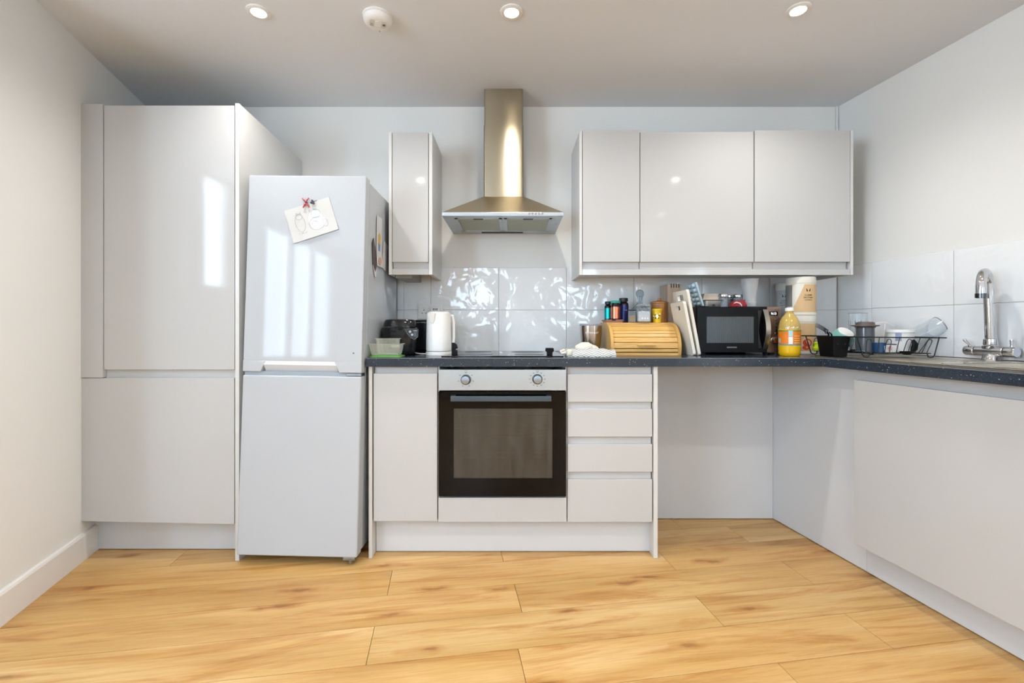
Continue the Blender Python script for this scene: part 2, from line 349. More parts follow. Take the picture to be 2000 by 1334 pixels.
# ------------------------------------------------------------------ wall tiles
def tiles(wall, place, us, zs, name='tile'):
    for k in range(len(us) - 1):
        for r in range(len(zs) - 1):
            u0, u1, z0, z1 = us[k] + .0012, us[k + 1] - .0012, zs[r] + .0012, zs[r + 1] - .0012
            b = NB(); bx(b, u0, u1, -.007, 0, z0, z1, .0012, 1, fn=place); link('tile', b, TILE, wall, smooth=False)
ZT = [.9325, 1.176, 1.427]
wb = D.objects['wall_back']; wr = D.objects['wall_right']
us = [gx(p, 2.7) for p in (776, 789, 842, 974, 1106, 1237.5, 1370, 1502)] + [1.918]
tiles(wb, lambda u, y, z: (u, YB + y - .001, z), us, ZT)
b = NB(); bx(b, us[0], 1.925, YB - .004, YB, ZT[0] - .003, ZT[-1]); link('grout', b, GROUT, wb)
nr = Vector((-1, -RS, 0)).normalized(); dr = Vector((RS, -1, 0)).normalized()
def on_right(u, y, z): p = Vector((rw(YB), YB, 0)) + dr * u + nr * (-y + .001); return (p.x, p.y, z)
tiles(wr, on_right, [.008, .22, .62, 1.02, 1.42, 1.82], ZT)
b = NB(); bx(b, .004, 1.82, -.003, 0, ZT[0] - .003, ZT[-1], fn=lambda u, y, z: on_right(u, y, z)); link('grout', b, GROUT, wr)
# ------------------------------------------------------------------ ceiling fittings
def downlight(x, y, label, group='recessed ceiling downlights'):
    t = thing('ceiling_downlight', (x, y, CEIL), label, 'downlight', group=group)
    b = NB(); lathe(b, [(.030, -.001), (.030, -.006), (.036, -.008), (.046, -.004), (.047, 0), (.030, -.001)], n=32); link('trim_ring', b, TRIMW, t, smooth=True)
    b = NB(); lathe(b, [(0, -.0035), (.0295, -.0035), (.0295, -.001), (0, -.001)], n=24); link('lens', b, mat('lamp_lens', (1, .9, .72), .4, emit=30, var=0), t)
    l = D.lights.new('lamp_beam', 'SPOT'); l.energy = SPOT_W; l.color = SPOT_COL; l.spot_size = R(150); l.spot_blend = .8; l.shadow_soft_size = .03
    o = D.objects.new('lamp_beam', l); COL.objects.link(o); o.parent = t; o.location = (0, 0, -.012)
    return t
downlight(gx(505, 1.886), 1.886, 'lit ceiling downlight left of the smoke alarm')
downlight(gx(999, 1.886), 1.886, 'lit ceiling downlight above the cooker hood')
downlight(gx(1559, 1.874), 1.874, 'lit ceiling downlight above the right wall cupboards')
for k, (x, y) in enumerate(((1.438, .76), (1.70, -.457), (1.93, -1.6), (2.15, -2.75))):
    downlight(x, y, ('nearest', 'second', 'third', 'farthest')[k] + ' ceiling downlight mirrored in the glossy middle wall cupboard door')
for k, (x, y) in enumerate(((.28, .70), (.5, -.5), (-1.0, -1.6), (.6, -2.7))):
    downlight(x, y, ('nearest', 'second', 'third', 'farthest')[k] + ' ceiling downlight behind the viewer over the open floor')
for k, (x, y) in enumerate(((-.80, .76), (-.58, -.42))): downlight(x, y, ('nearer', 'farther')[k] + ' added ceiling downlight behind the viewer, lighting the larder and fridge')  # unseen pair added to brighten the dim larder corner
t = thing('smoke_alarm', (gx(738, 1.917), 1.917, CEIL), 'round white smoke alarm on the ceiling', 'smoke alarm', rot=(0, 0, R(20)))
b = NB(); lathe(b, [(0, -.034), (.040, -.034), (.052, -.030), (.058, -.022), (.060, -.012), (.057, -.008), (.062, -.006), (.062, 0), (0, 0)], n=40); link('housing', b, WHITEP, t, smooth=True)
b = NB(); prism(b, rrect(-.034, .034, -.030, .016, .012), -.0355, -.030); link('cover_plate', b, mat('ivory_plastic', '#d6d3cc', .4), t)
b = NB(); prism(b, rrect(-.013, .013, -.026, .012, .004), -.0372, -.034, bev=.001); link('test_button', b, WHITEP, t)
b = NB(); lathe(b, [(0, -.037), (.006, -.037), (.006, -.034), (0, -.034)], (.024, -.008, 0), 16); link('sounder_hole', b, mat('grey_mesh', '#6d6a66', .7), t)
b = NB()
for i in range(4): bx(b, -.031, -.018, -.006 + i * .005, -.0045 + i * .005, -.0358, -.0352)
link('small_print', b, mat('grey_ink', '#8a8784', .7), t)
b = NB(); bx(b, -.02, .016, .036, .044, -.0345, -.0325); link('indicator_strip', b, WHITEP, t)
b = NB(); lathe(b, [(0, -.0352), (.003, -.0352), (.003, -.034), (0, -.034)], (.010, .040, 0), 12); link('indicator_light', b, mat('grey_ink', '#8a8784', .7), t)
# ------------------------------------------------------------------ tall larder unit on the left
TY = 2.10
t = thing('tall_cabinet', (-1.63, TY, 0), 'tall glossy white larder cabinet with two doors beside the left wall', 'cabinet')
ztop = gz(206, TY)
b = NB(); bx(b, -1.975, -1.283, TY + .024, 2.62, .174, ztop - .003); link('carcass', b, CARC, t, True)
zr0, zr1 = gz(738, TY), gz(722, TY)
box('upper_door', DOORW, t, gx(203, TY), gx(458, TY), TY, TY + .021, zr1, ztop, .0016, True)
box('filler_strip', DOORW, t, gx(158.5, TY), gx(201.5, TY), TY - .003, TY + .020, zr0 + .001, gz(203.5, TY), .0012, True)
b = NB(); prism(b, [(gx(158.5, TY), zr0 - .001), (gx(158.5, TY), gz(1018, TY)), (gx(457.5, TY), gz(1024, TY)), (gx(457.5, TY), zr0)], TY, TY + .021, 'y', .0014); link('lower_door', b, DOORW, t, True, True)
box('handle_rail', DOORW, t, gx(202, TY), gx(458, TY), TY + .016, TY + .0235, zr0 - .004, zr1 + .004, 0, True)
box('plinth', PLIN, t, -2.035, -1.278, 2.200, 2.218, .004, .1735, .001, True)
# tall decor panel between larder and fridge; it has sagged a little towards the fridge at the back
b = NB(); x0, x1 = gx(460.5, TY), gx(468, TY); s = .014; zt, zb = gz(202.5, TY), gz(202.5, TY) - .05
v = [b.verts.new(p) for p in ((x0, TY - .004, 0), (x1, TY - .004, 0), (x1 + s, 2.695, 0), (x0 + s, 2.695, 0), (x0, TY - .004, zt), (x1, TY - .004, zt), (x1 + s, 2.695, zb), (x0 + s, 2.695, zb))]
for f in ((0, 3, 2, 1), (4, 5, 6, 7), (0, 1, 5, 4), (1, 2, 6, 5), (2, 3, 7, 6), (3, 0, 4, 7)): b.faces.new([v[i] for i in f])
o = link('end_panel', b, CARC); tag(o, 'tall thin white end panel between the larder and the fridge', 'panel')
# ------------------------------------------------------------------ fridge freezer
FX = (gx(460, 2.047) + gx(697, 2.047)) / 2; hw = .2725
t = thing('fridge_freezer', (FX, 2.047, 0), 'white upright fridge freezer leaning slightly beside the worktop', 'fridge', rot=(R(-1.7), R(.85), R(-1.0)))
ZG = .862; ZTOP = 1.775
b = NB(); bx(b, -hw + .002, hw - .002, .066, .56, .05, ZTOP - .012, .006); link('body', b, FRIDGEW, t, smooth=True)
box('lower_door', FRIDGEW, t, -hw, hw, 0, .058, .042, ZG - .008, .007, seg=3)
d = .118
nt_ = [(-hw, ZG + .008), (-hw + .085, ZG + .008), (-hw + .108, ZG + .052), (hw - .130, ZG + .052), (hw - .105, ZG + .008), (hw, ZG + .008), (hw, ZTOP), (-hw, ZTOP)]
b = NB(); bx(b, -hw, hw, .026, .058, ZG + .008, ZTOP, .006)
bx(b, -hw, hw, 0, .030, ZG + .056, ZTOP, .006); 
prism(b, [(-hw, ZG + .008), (-hw + .082, ZG + .008), (-hw + .106, ZG + .060), (-hw, ZG + .060)], 0, .030, 'y', .003)
prism(b, [(hw - .102, ZG + .008), (hw, ZG + .008), (hw, ZG + .060), (hw - .126, ZG + .060)], 0, .030, 'y', .003)
ud = link('upper_door', b, FRIDGEW, t, smooth=True)
b = NB(); prism(b, [(.001, ZG + .058), (.001, ZG + .040), (.024, ZG + .010), (.029, ZG + .010), (.029, ZG + .058)], -hw + .095, hw - .115, 'x'); link('handle_recess', b, mat('recess_plastic', '#d3d5d8', .3), ud)
box('gasket', mat('grey_gasket', '#9aa3aa', .6), t, -hw + .004, hw - .004, .012, .066, ZG - .010, ZG + .010)
b = NB(); bx(b, hw - .07, hw - .002, .004, .05, ZG - .007, ZG + .006, .002); lathe(b, [(0, -.008), (.006, -.008), (.006, .008), (0, .008)], (hw - .03, .012, ZG), 12); link('middle_hinge', b, mat('hinge_metal', '#8d9093', .3, metal=1.), t)
b = NB(); bx(b, hw - .065, hw - .01, .004, .06, .028, .042, .002); lathe(b, [(0, .012), (.010, .012), (.010, .034), (0, .034)], (hw - .035, .02, 0), 14); link('bottom_hinge', b, mat('hinge_metal', '#8d9093', .3, metal=1.), t)
for sx in (-1, 1):
    for yy in (.12, .50): b = NB(); lathe(b, [(0, .0), (.018, .0), (.018, .02), (.008, .022), (.008, .055), (0, .055)], (sx * (hw - .05), yy, 0), 14); link('foot', b, RUBBER, t)
b = NB(); lathe(b, [(0, 0), (.003, 0), (.003, .002), (0, .002)], (0, 0, 0), 10, fn=lambda x, y, z: (hw - .038 + x, -z, .96 + y)); link('screw_cap', b, RUBBER, ud)
# drawing held on the fridge front with two magnets: own things, placed in the fridge's plane
fm = Matrix.LocRotScale(Vector((FX, 2.047, 0)), t.rotation_euler.copy(), None)
def on_fridge(name, lx, ly, lz, label, cat, extra=(0, 0, 0)):
    o = thing(name, (0, 0, 0), label, cat)
    mm = fm @ Matrix.Translation((lx, ly, lz)) @ Matrix.Rotation(extra[0], 4, 'Y') @ Matrix.Rotation(extra[1], 4, 'Z') @ Matrix.Rotation(extra[2], 4, 'X')
    o.matrix_world = mm; return o
PAPER = mat('white_paper', '#c6c5c2', .8, var=.01); PENCIL = mat('pencil_line', '#a4a4a6', .9, var=.1); BLUEW = mat('pale_blue_crayon', '#d6dde5', .9); 
Yp = 2.09
def loc_f(px, py, Y=Yp): p = fm.inverted() @ Vector((gx(px, Y), Y, gz(py, Y))); return p
pc = loc_f(608, 430)
dr_ = on_fridge('drawing_sheet', pc.x, -.0022, pc.z, 'white sheet with faint pencil drawing on the fridge door', 'drawing', (R(-18.5), 0, 0))
pw, ph = .108, .079
b = NB(); n = 10; rows = []
for i in range(n + 1):
    rows.append([(b.verts.new((-pw + 2 * pw * i / n, yy - .010 * max(0, (.35 - k)) * (1 if i > 2 else .6), -ph + 2 * ph * k)) ) for k in (0, .35, .7, 1.) for yy in (0, .0012)])
for i in range(n):
    for k in range(3):
        for yy in (0, 1): b.faces.new((rows[i][2 * k + yy], rows[i + 1][2 * k + yy], rows[i + 1][2 * k + 2 + yy], rows[i][2 * k + 2 + yy]))
link('sheet', b, PAPER, dr_)
def ln(bm, pts, r=.00045, y=-.0017): tube(bm, [(p[0], y, p[1]) for p in pts], r, 4)
b = NB()
ln(b, arc(-.052, .002, .022, 60, 420, 20, .042)); ln(b, arc(-.050, .032, .015, 0, 360, 16, .014)); ln(b, [(-.066, .044), (-.058, .052), (-.052, .046)]); ln(b, [(-.046, .045), (-.040, .051), (-.036, .042)])
ln(b, arc(-.062, -.042, .010, 180, 360, 8, .006)); ln(b, arc(-.042, -.042, .010, 180, 360, 8, .006)); ln(b, arc(.022, -.022, .036, 30, 330, 22, .030)); ln(b, arc(.028, .024, .022, 0, 360, 18, .020)); ln(b, arc(.012, -.020, .014, 0, 300, 12, .012)); ln(b, arc(.060, -.030, .012, 0, 360, 12, .018))
link('pencil_outline', b, PENCIL, dr_)
b = NB(); prism(b, arc(.022, -.004, .034, 0, 360, 20, .046)[:-1], -.0012, -.0010, 'y'); prism(b, arc(.044, -.022, .022, 0, 360, 18, .022)[:-1], -.0014, -.0009, 'y'); link('crayon_shading', b, BLUEW, dr_)
mp_ = loc_f(598, 396); m1 = on_fridge('fridge_magnet', mp_.x, -.006, mp_.z, 'red twisted ribbon bow magnet holding the drawing', 'magnet')
RED = mat('red_ribbon', '#b8404a', .6); 
b = NB()
for (x, z) in ((-.018, .020), (.012, .022), (-.013, -.024), (.016, -.022)): tube(b, [(0, 0, 0), (x * .5, -.003, z * .5), (x, -.001, z)], [.0022, .0036, .0022], 6)
link('ribbon', b, RED, m1); b = NB(); lathe(b, [(0, -.003), (.005, -.003), (.005, .005), (0, .005)], n=12, fn=lambda x, y, z: (x, z, y)); link('clip', b, RUBBER, m1)
mp_ = loc_f(611, 396); m2 = on_fridge('fridge_magnet', mp_.x, -.006, mp_.z, 'dark grey knotted magnet beside the red bow', 'magnet')
b = NB()
for k in range(7):
    a = k * 2.4; lathe(b, [(0, -.005), (.004, -.003), (.005, 0), (.004, .003), (0, .005)], (.010 * math.cos(a) * (k / 7), -.002 - .001 * (k % 3), .010 * math.sin(a) * (k / 7)), 8)
tube(b, [(0, -.003, .002), (.012, -.003, .006), (.020, -.002, .010)], .001, 6); link('knot', b, mat('navy_thread', '#3c4152', .7), m2, smooth=True)
b = NB(); lathe(b, [(0, -.001), (.006, -.001), (.006, .004), (0, .004)], n=12, fn=lambda x, y, z: (x, z, y)); link('backing', b, RUBBER, m2)
# cards pinned on the fridge's right side
def on_side(name, ly, lz, label, cat, roll=0):
    o = thing(name, (0, 0, 0), label, cat)
    o.matrix_world = fm @ Matrix.Translation((hw + .001, ly, lz)) @ Matrix.Rotation(R(roll), 4, 'X'); return o
c1 = on_side('picture_card', .205, 1.515, 'tall white card with a yellow and blue popcorn sketch on the fridge side', 'card', 2)
b = NB(); n = 8
pr = [(.002 + .012 * max(0, (i / n - .55)) ** 1.4 * 3, .14 - .28 * i / n) for i in range(n + 1)]
va = [[b.verts.new((.0012 + .02 * (max(0, i / n - .6)) ** 1.5 + e, yy, .125 - .25 * i / n)) for yy in (-.042, .042)] for e in (0,) for i in range(n + 1)]
for p, q in zip(va, va[1:]): b.faces.new((p[0], p[1], q[1], q[0]))
link('card', b, PAPER, c1)
b = NB(); prism(b, [(-.016, -.01), (.016, -.014), (.020, .030), (.004, .046), (-.018, .028)], .0018, .0024, 'x'); link('popcorn_sketch', b, mat('ochre_crayon', '#c9a254', .8), c1)
b = NB(); prism(b, [(-.012, -.046), (.012, -.048), (.018, -.012), (-.018, -.010)], .0018, .0024, 'x'); link('tub_sketch', b, mat('blue_crayon', '#7486ad', .8), c1)
b = NB(); prism(b, arc(0, -.098, .022, 0, 360, 16, .020)[:-1], .0075, .0080, 'x'); link('shell_sketch', b, mat('terracotta_crayon', '#c79a82', .8), c1)
c2 = on_side('picture_card', .30, 1.475, 'small plain white card peeping out behind the popcorn card', 'card', -12)
b = NB(); bx(b, .001, .002, -.03, .045, -.085, .06); link('card', b, PAPER, c2)
b = NB(); tube(b, [(.0026, .0, .02), (.0026, .02, -.02), (.0026, .03, -.06)], .0008, 5); link('pencil_line', b, PENCIL, c2)
c3 = on_side('photo_magnet', .135, 1.430, 'dark crumpled photo strip hanging low on the fridge side', 'photo', 4)
b = NB(); prism(b, [(-.03, .06), (-.012, .085), (.022, .02), (.03, -.05), (.012, -.075), (-.022, -.04)], 0, .003, 'x'); link('photo', b, mat('dark_photo', '#4b3f40', .5, var=.5, vscale=60), c3)
b = NB(); prism(b, [(-.02, -.04), (.012, -.075), (.03, -.052), (.028, -.10), (.008, -.10)], 0, .002, 'x'); link('photo_border', b, PAPER, c3)
# ------------------------------------------------------------------ base run
BY = 2.12
def zb_(py): return gz(py, BY)
WT, WB_ = .932, .892
def rail(t, x0, x1, z0, z1): box('handle_rail', DOORW, t, x0, x1, BY + .017, BY + .024, z0, z1, 0, True)
o = box('end_panel', CARC, None, gx(720.5, BY), gx(727, BY), BY - .004, 2.69, .001, WB_, .0008); tag(o, 'thin white end panel of the base run next to the fridge', 'panel')
o = box('end_panel', CARC, None, gx(1276, BY), gx(1284, BY), BY - .004, 2.55, .001, WB_, .0008); tag(o, 'thin white end panel right of the drawers', 'panel')
t = thing('base_cabinet', (gx(791, BY), BY, 0), 'narrow white base cabinet with one door left of the oven', 'cabinet')
xa, xb = gx(728.5, BY), gx(855, BY)
box('carcass', CARC, t, xa + .001, xb, BY + .024, 2.66, .174, WB_ - .001, 0, True)
box('door', DOORW, t, gx(729.5, BY), gx(854, BY), BY, BY + .021, zb_(1018), zb_(729.5), .0014, True); rail(t, gx(731, BY), gx(853, BY), zb_(731), zb_(717.5))
t = thing('drawer_cabinet', (gx(1191, BY), BY, 0), 'white base cabinet of four handleless drawers right of the oven', 'cabinet')
xa, xb = gx(1107.5, BY), gx(1275, BY)
box('carcass', CARC, t, xa, xb - .001, BY + .024, 2.66, .174, WB_ - .001, 0, True)
for (y0, y1, yr) in ((731, 785, 717.5), (799, 853, 786), (867.5, 921.5, 854), (936.5, 1019.5, 923)):
    d_ = box('drawer_front', DOORW, t, gx(1108.5, BY), gx(1274, BY), BY, BY + .021, zb_(y1), zb_(y0), .0014, True)
    link('finger_rail', bx(NB(), gx(1109, BY), gx(1273, BY), BY + .015, BY + .024, zb_(y0 + 1), zb_(yr)), DOORW, d_, True)
t = thing('oven_housing', (gx(981, BY), BY, 0), 'white oven housing with a slim fascia below the oven', 'cabinet')
for p, q in ((855.5, 857.3), (1105.2, 1107)): box('side_panel', CARC, t, gx(p, BY), gx(q, BY), BY + .012, 2.66, .174, WB_ - .001, 0, True)
box('fascia', DOORW, t, gx(856, BY), gx(1106.5, BY), BY, BY + .021, zb_(1019.5), zb_(972), .0014, True)
box('shelf', CARC, t, gx(857.5, BY), gx(1105, BY), BY + .024, 2.64, .20, .215, 0, True)
# plinth of the base run
o = box('plinth', PLIN, None, gx(735, 2.178), gx(1272, 2.178), 2.178, 2.194, .004, .1725, .0008); tag(o, 'long white plinth board under the oven and drawers', 'plinth')
o = box('back_panel', PLIN, None, gx(1284.5, BY) + .002, 1.46, 2.55, 2.566, .004, WB_, .0008); tag(o, 'pale panel closing the back of the empty appliance space', 'panel')
# ------------------------------------------------------------------ oven
t = thing('oven', (gx(981, BY), BY, .22), 'built-in steel and black glass electric oven under the hob', 'oven')
x0, x1 = gx(857.5, BY), gx(1105, BY); OY = BY - .012
cp = box('control_panel', STEELP, t, x0, x1, OY, BY + .02, zb_(762), zb_(721.5), .0012, True)
zd0, zd1 = zb_(967.5), zb_(764.5)
wx0, wx1, wz0, wz1 = gx(886, OY), gx(1079, OY), gz(934, OY), gz(798, OY)
b = NB()
for (a, c, e, f) in ((x0, wx0, zd0, zd1), (wx1, x1, zd0, zd1), (wx0, wx1, wz1, zd1), (wx0, wx1, zd0, wz0)): bx(b, a, c, OY, BY + .02, e, f)
od = link('door', b, mat('oven_black_glass', '#07080a', .06, spec=.28), t, True)
def oven_glass():
    m = D.materials.new('oven_window_glass'); m.use_nodes = True; nt = m.node_tree; L = nt.links.new; p = nt.nodes['Principled BSDF']; out = nt.nodes['Material Output']
    g = nd(nt, 'ShaderNodeNewGeometry'); mp = nd(nt, 'ShaderNodeMapping'); mp.inputs['Scale'].default_value = (9, 1, 1.6); L(g.outputs['Position'], mp.inputs[0])
    n = nd(nt, 'ShaderNodeTexNoise'); n.inputs['Scale'].default_value = 3; n.inputs['Detail'].default_value = 5; L(mp.outputs[0], n.inputs['Vector'])
    r = nd(nt, 'ShaderNodeValToRGB'); e = r.color_ramp.elements; e[0].position = .35; e[0].color = (.060, .055, .046, 1); e[1].position = .85; e[1].color = (.125, .118, .105, 1); L(n.outputs['Fac'], r.inputs[0]); L(r.outputs[0], p.inputs['Base Color'])
    p.inputs['Roughness'].default_value = .2; p.inputs['Specular IOR Level'].default_value = .9
    tr = nd(nt, 'ShaderNodeBsdfTransparent'); tr.inputs[0].default_value = (.6, .57, .52, 1); mx = nd(nt, 'ShaderNodeMixShader'); mx.inputs[0].default_value = .55
    L(tr.outputs[0], mx.inputs[1]); L(p.outputs[0], mx.inputs[2]); L(mx.outputs[0], out.inputs[0]); return m
link('window_pane', bx(NB(), wx0, wx1, OY + .0015, OY + .006, wz0, wz1), oven_glass(), od, True)
b = NB(); e = .004
for (a, c, f, g) in ((wx0, wx1, wz0, wz0 + e), (wx0, wx1, wz1 - e, wz1), (wx0, wx0 + e, wz0, wz1), (wx1 - e, wx1, wz0, wz1)): bx(b, a, c, OY + .007, OY + .010, f, g)
link('window_seal', b, mat('oven_seal', '#3b3833', .5), od, True)
CAV = mat('oven_enamel', '#4c4640', .35, var=.15)
b = NB(); cx0, cx1, cz0, cz1 = x0 + .05, x1 - .05, zd0 + .04, zd1 - .03
bx(b, cx0 - .01, cx1 + .01, 2.57, 2.58, cz0, cz1); bx(b, cx0 - .01, cx0, 2.17, 2.57, cz0, cz1); bx(b, cx1, cx1 + .01, 2.17, 2.57, cz0, cz1); bx(b, cx0, cx1, 2.17, 2.57, cz0 - .01, cz0); bx(b, cx0, cx1, 2.17, 2.57, cz1, cz1 + .01); link('cavity', b, CAV, t, True)
for zz in (gz(837, 2.2), gz(884, 2.2)):
    b = NB(); tube(b, [(cx0 + .003, 2.20, zz), (cx1 - .003, 2.20, zz)], .0032, 8); tube(b, [(cx0 + .003, 2.54, zz), (cx1 - .003, 2.54, zz)], .003, 8)
    for i in range(15): xx = cx0 + .02 + (cx1 - cx0 - .04) * i / 14; tube(b, [(xx, 2.20, zz), (xx, 2.54, zz)], .0016, 6)
    link('wire_rack', b, CHROME, t, True)
b = NB(); hz0, hz1 = gz(784, 2.075), gz(774, 2.075); hx0, hx1 = gx(880, 2.075), gx(1077, 2.075)
bx(b, hx0, hx1, 2.072, 2.086, hz0, hz1, .0015); bx(b, hx0, hx0 + .02, 2.084, OY, hz0, hz1, .001); bx(b, hx1 - .02, hx1, 2.084, OY, hz0, hz1, .001)
link('handle', b, mat('dark_grey_metal', '#4d5963', .35, metal=.6), od, True, True)
for kx, ky, mk in ((910, 741.5, 7), (1049.5, 740.5, 12)):
    X, Z = gx(kx, OY), gz(ky, OY)
    b = NB(); lathe(b, [(0, .026), (.019, .026), (.0215, .022), (.022, .002), (.0235, 0), (0, 0)], n=28, fn=lambda x, y, z: (X + x, OY - z, Z + y)); kn = link('knob', b, mat('knob_side', '#2b2f33', .3, metal=.7), cp, True, True)
    b = NB(); lathe(b, [(0, .0275), (.017, .0275), (.0185, .0262), (0, .0255)], n=28, fn=lambda x, y, z: (X + x, OY - z, Z + y)); bx(b, X - .0012, X + .0012, OY - .0282, OY - .026, Z - .001, Z + .018); link('knob_face', b, mat('brushed_knob', '#98a3ad', .32, metal=1.), cp, True, True)
    b = NB()
    for i in range(mk):
        a = R(90 - i * 360 / mk); rr = .035
        bx(b, X + rr * math.cos(a) - .0032, X + rr * math.cos(a) + .0032, OY - .0006, OY, Z + rr * math.sin(a) * .92 - .0014, Z + rr * math.sin(a) * .92 + .0014)
    for (a0, a1, c0, c1) in ((-.005, .005, .044, .045), (-.005, .005, .053, .054), (-.005, -.004, .044, .054), (.004, .005, .044, .054)): bx(b, X + a0, X + a1, OY - .0006, OY, Z + c0 - .012, Z + c1 - .012)
    link('dial_marks', b, mat('grey_print', '#5f666b', .6), cp, True, kind='stuff')
# ------------------------------------------------------------------ right run (skewed like the room)
RO = Vector((1.4346, 2.10, 0)); RD = Vector((RS, -1, 0)).normalized(); RN = Vector((1, RS, 0)).normalized(); RDEP = .579
def rr_(tt, s, z): p = RO + RD * tt + RN * s; return (p.x, p.y, z)
b = NB(); bx(b, -.455, .1225, .100, .118, .004, WB_, .0008, fn=rr_); o = link('corner_panel', b, PLIN); tag(o, 'plain white filler panel at the inner corner of the right run', 'panel')
t0, t1 = .124, .722
th = thing('base_cabinet', rr_(.42, .3, 0), 'white base cabinet under the sink at the right edge', 'cabinet')
def rbox(name, m, t, a, c, s0, s1, z0, z1, bev=0.): return link(name, bx(NB(), a, c, s0, s1, z0, z1, bev, fn=rr_), m, t, True, bev > 0)
def shell(th, a, c):
    b = NB(); bx(b, a + .001, a + .018, .062, .56, .174, WB_ - .001, fn=rr_); bx(b, c - .018, c - .001, .062, .56, .174, WB_ - .001, fn=rr_); bx(b, a + .018, c - .018, .062, .56, .174, .19, fn=rr_); bx(b, a + .018, c - .018, .545, .56, .19, WB_ - .001, fn=rr_); link('carcass', b, CARC, th, True)
shell(th, t0, t1); rbox('door', DOORW, th, t0, t1 - .002, .035, .056, .133, .845, .0014); rbox('handle_rail', DOORW, th, t0 + .004, t1 - .004, .052, .061, .84, WB_ - .002)
th = thing('base_cabinet', rr_(1.03, .3, 0), 'white base cabinet next along from the sink unit, beyond the right edge', 'cabinet')
shell(th, .724, 1.32); rbox('door', DOORW, th, .724, 1.32, .035, .056, .133, .845, .0014); rbox('handle_rail', DOORW, th, .728, 1.316, .052, .061, .84, WB_ - .002)
b = NB(); bx(b, .1235, 1.32, .100, .116, .004, .172, .0008, fn=rr_); o = link('plinth', b, PLIN); tag(o, 'white plinth board under the sink cabinet', 'plinth')
# ------------------------------------------------------------------ worktop
HB = (.40, .80, .12, .47)       # bowl cut-out in the right run (t0,t1,s0,s1)
t = thing('worktop', (gx(714, 2.1), 2.10, WB_), 'dark speckled L-shaped laminate worktop', 'worktop')
b = NB(); inner = rr_(0, 0, 0); XLW = gx(714, 2.10)
pB = (rw(YB) - .012, YB - .009)
prism(b, [(XLW, 2.10), (inner[0], 2.10), (rr_(0, RDEP, 0)[0], rr_(0, RDEP, 0)[1]), pB, (XLW, YB - .009)], WB_, WT)
for (a, c, s0, s1) in ((0, HB[0], 0, RDEP), (HB[0], HB[1], 0, HB[2]), (HB[0], HB[1], HB[3], RDEP), (HB[1], 1.32, 0, RDEP)): bx(b, a, c, s0, s1, WB_, WT, fn=rr_)
link('slab', b, WORKT, t, True)
b = NB(); tube(b, [(XLW, 2.1005, WT - .0008), (inner[0], 2.1005, WT - .0008)], .0014, 6); tube(b, [rr_(0, .0005, WT - .0008), rr_(1.32, .0005, WT - .0008)], .0014, 6); link('front_edge', b, mat('worktop_edge', '#6d7278', .3), t, True)
box('joint_strip', mat('worktop_joint', '#3c4650', .4), t, inner[0] - .004, inner[0] - .001, 2.0994, 2.102, WB_, WT + .0004, 0, True)
# ------------------------------------------------------------------ hob
t = thing('hob', (gx(981, 2.2), 2.42, WT), 'flat black glass electric hob set in the worktop', 'hob')
hx0, hx1 = gx(863, 2.19), gx(1100, 2.19)
box('glass_top', BLACKG, t, hx0, hx1, 2.17, 2.655, WT + .0002, WT + .0055, .0015, True)
for (x, y, r) in ((hx0 + .15, 2.29, .09), (hx1 - .16, 2.29, .075), (hx0 + .15, 2.53, .075), (hx1 - .16, 2.53, .09)):
    b = NB(); lathe(b, [(r - .002, .0001), (r, .0001), (r, .0004), (r - .002, .0004)], (x, y, WT + .0055), 40)
    link('heat_zone_ring', b, mat('grey_print', '#5f666b', .6), t, True)
t = thing('pan_knob', (gx(1074, 2.23), 2.25, WT + .006), 'small black cube-like knob lying on the right of the hob', 'knob')
b = NB(); prism(b, [(-.014, 0), (.014, 0), (.013, .012), (.021, .020), (.019, .034), (-.019, .034), (-.021, .020), (-.013, .012)], -.018, .018, 'y', .002); link('body', b, BLACKP, t, smooth=True)
t = thing('black_clip', (gx(887.5, 2.24), 2.25, WT + .006), 'black plastic bag clip standing on the hob beside the kettle', 'clip')
b = NB(); prism(b, [(-.014, 0), (.014, 0), (.014, .022), (.002, .026), (.016, .034), (.010, .052), (-.002, .060), (-.014, .060)], -.012, .012, 'y', .0015); link('body', b, BLACKP, t, smooth=True)
# ------------------------------------------------------------------ wall cupboards
CY = 2.38
def zc(py): return gz(py, CY)
t = thing('wall_cupboard', (gx(802, CY), CY, gz(537, CY)), 'narrow white wall cupboard left of the cooker hood', 'cupboard')
xa, xb = gx(759.5, CY), gx(844.5, CY); zc0, zc1 = gz(536.5, CY), gz(258, CY)
box('side_panel', CARC, t, xa, gx(765.3, CY), CY - .002, 2.698, zc0, zc1, .0008, True); box('side_panel', CARC, t, gx(837.8, CY), xb, CY - .002, 2.698, zc0, zc1, .0008, True)
box('carcass', CARC, t, gx(765.5, CY), gx(837.6, CY), CY + .026, 2.69, zc(524) + .006, zc1 - .01, 0, True)
box('door', DOORW, t, gx(766.2, CY), gx(836.5, CY), CY, CY + .021, zc(512), zc(258.5), .0014, True)
box('handle_rail', DOORW, t, gx(767.5, CY), gx(837.2, CY), CY + .016, CY + .027, zc(524), zc(511), 0, True); box('bottom_pelmet', DOORW, t, gx(765.5, CY), gx(837.6, CY), CY - .001, CY + .018, zc0, zc(525), .0008, True)
box('light_box', mat('grey_light_box', '#9a9894', .5), t, gx(767, CY), gx(800, CY), CY + .06, CY + .30, zc0 - .012, zc(524), .002, True)
t = thing('wall_cupboard', (gx(1400, CY), CY, gz(537, CY)), 'wide white wall cupboard with three doors above the bread bin and microwave', 'cupboard')
xa, xb = gx(1131.5, CY), gx(1666, CY); zc0 = gz(537, CY)
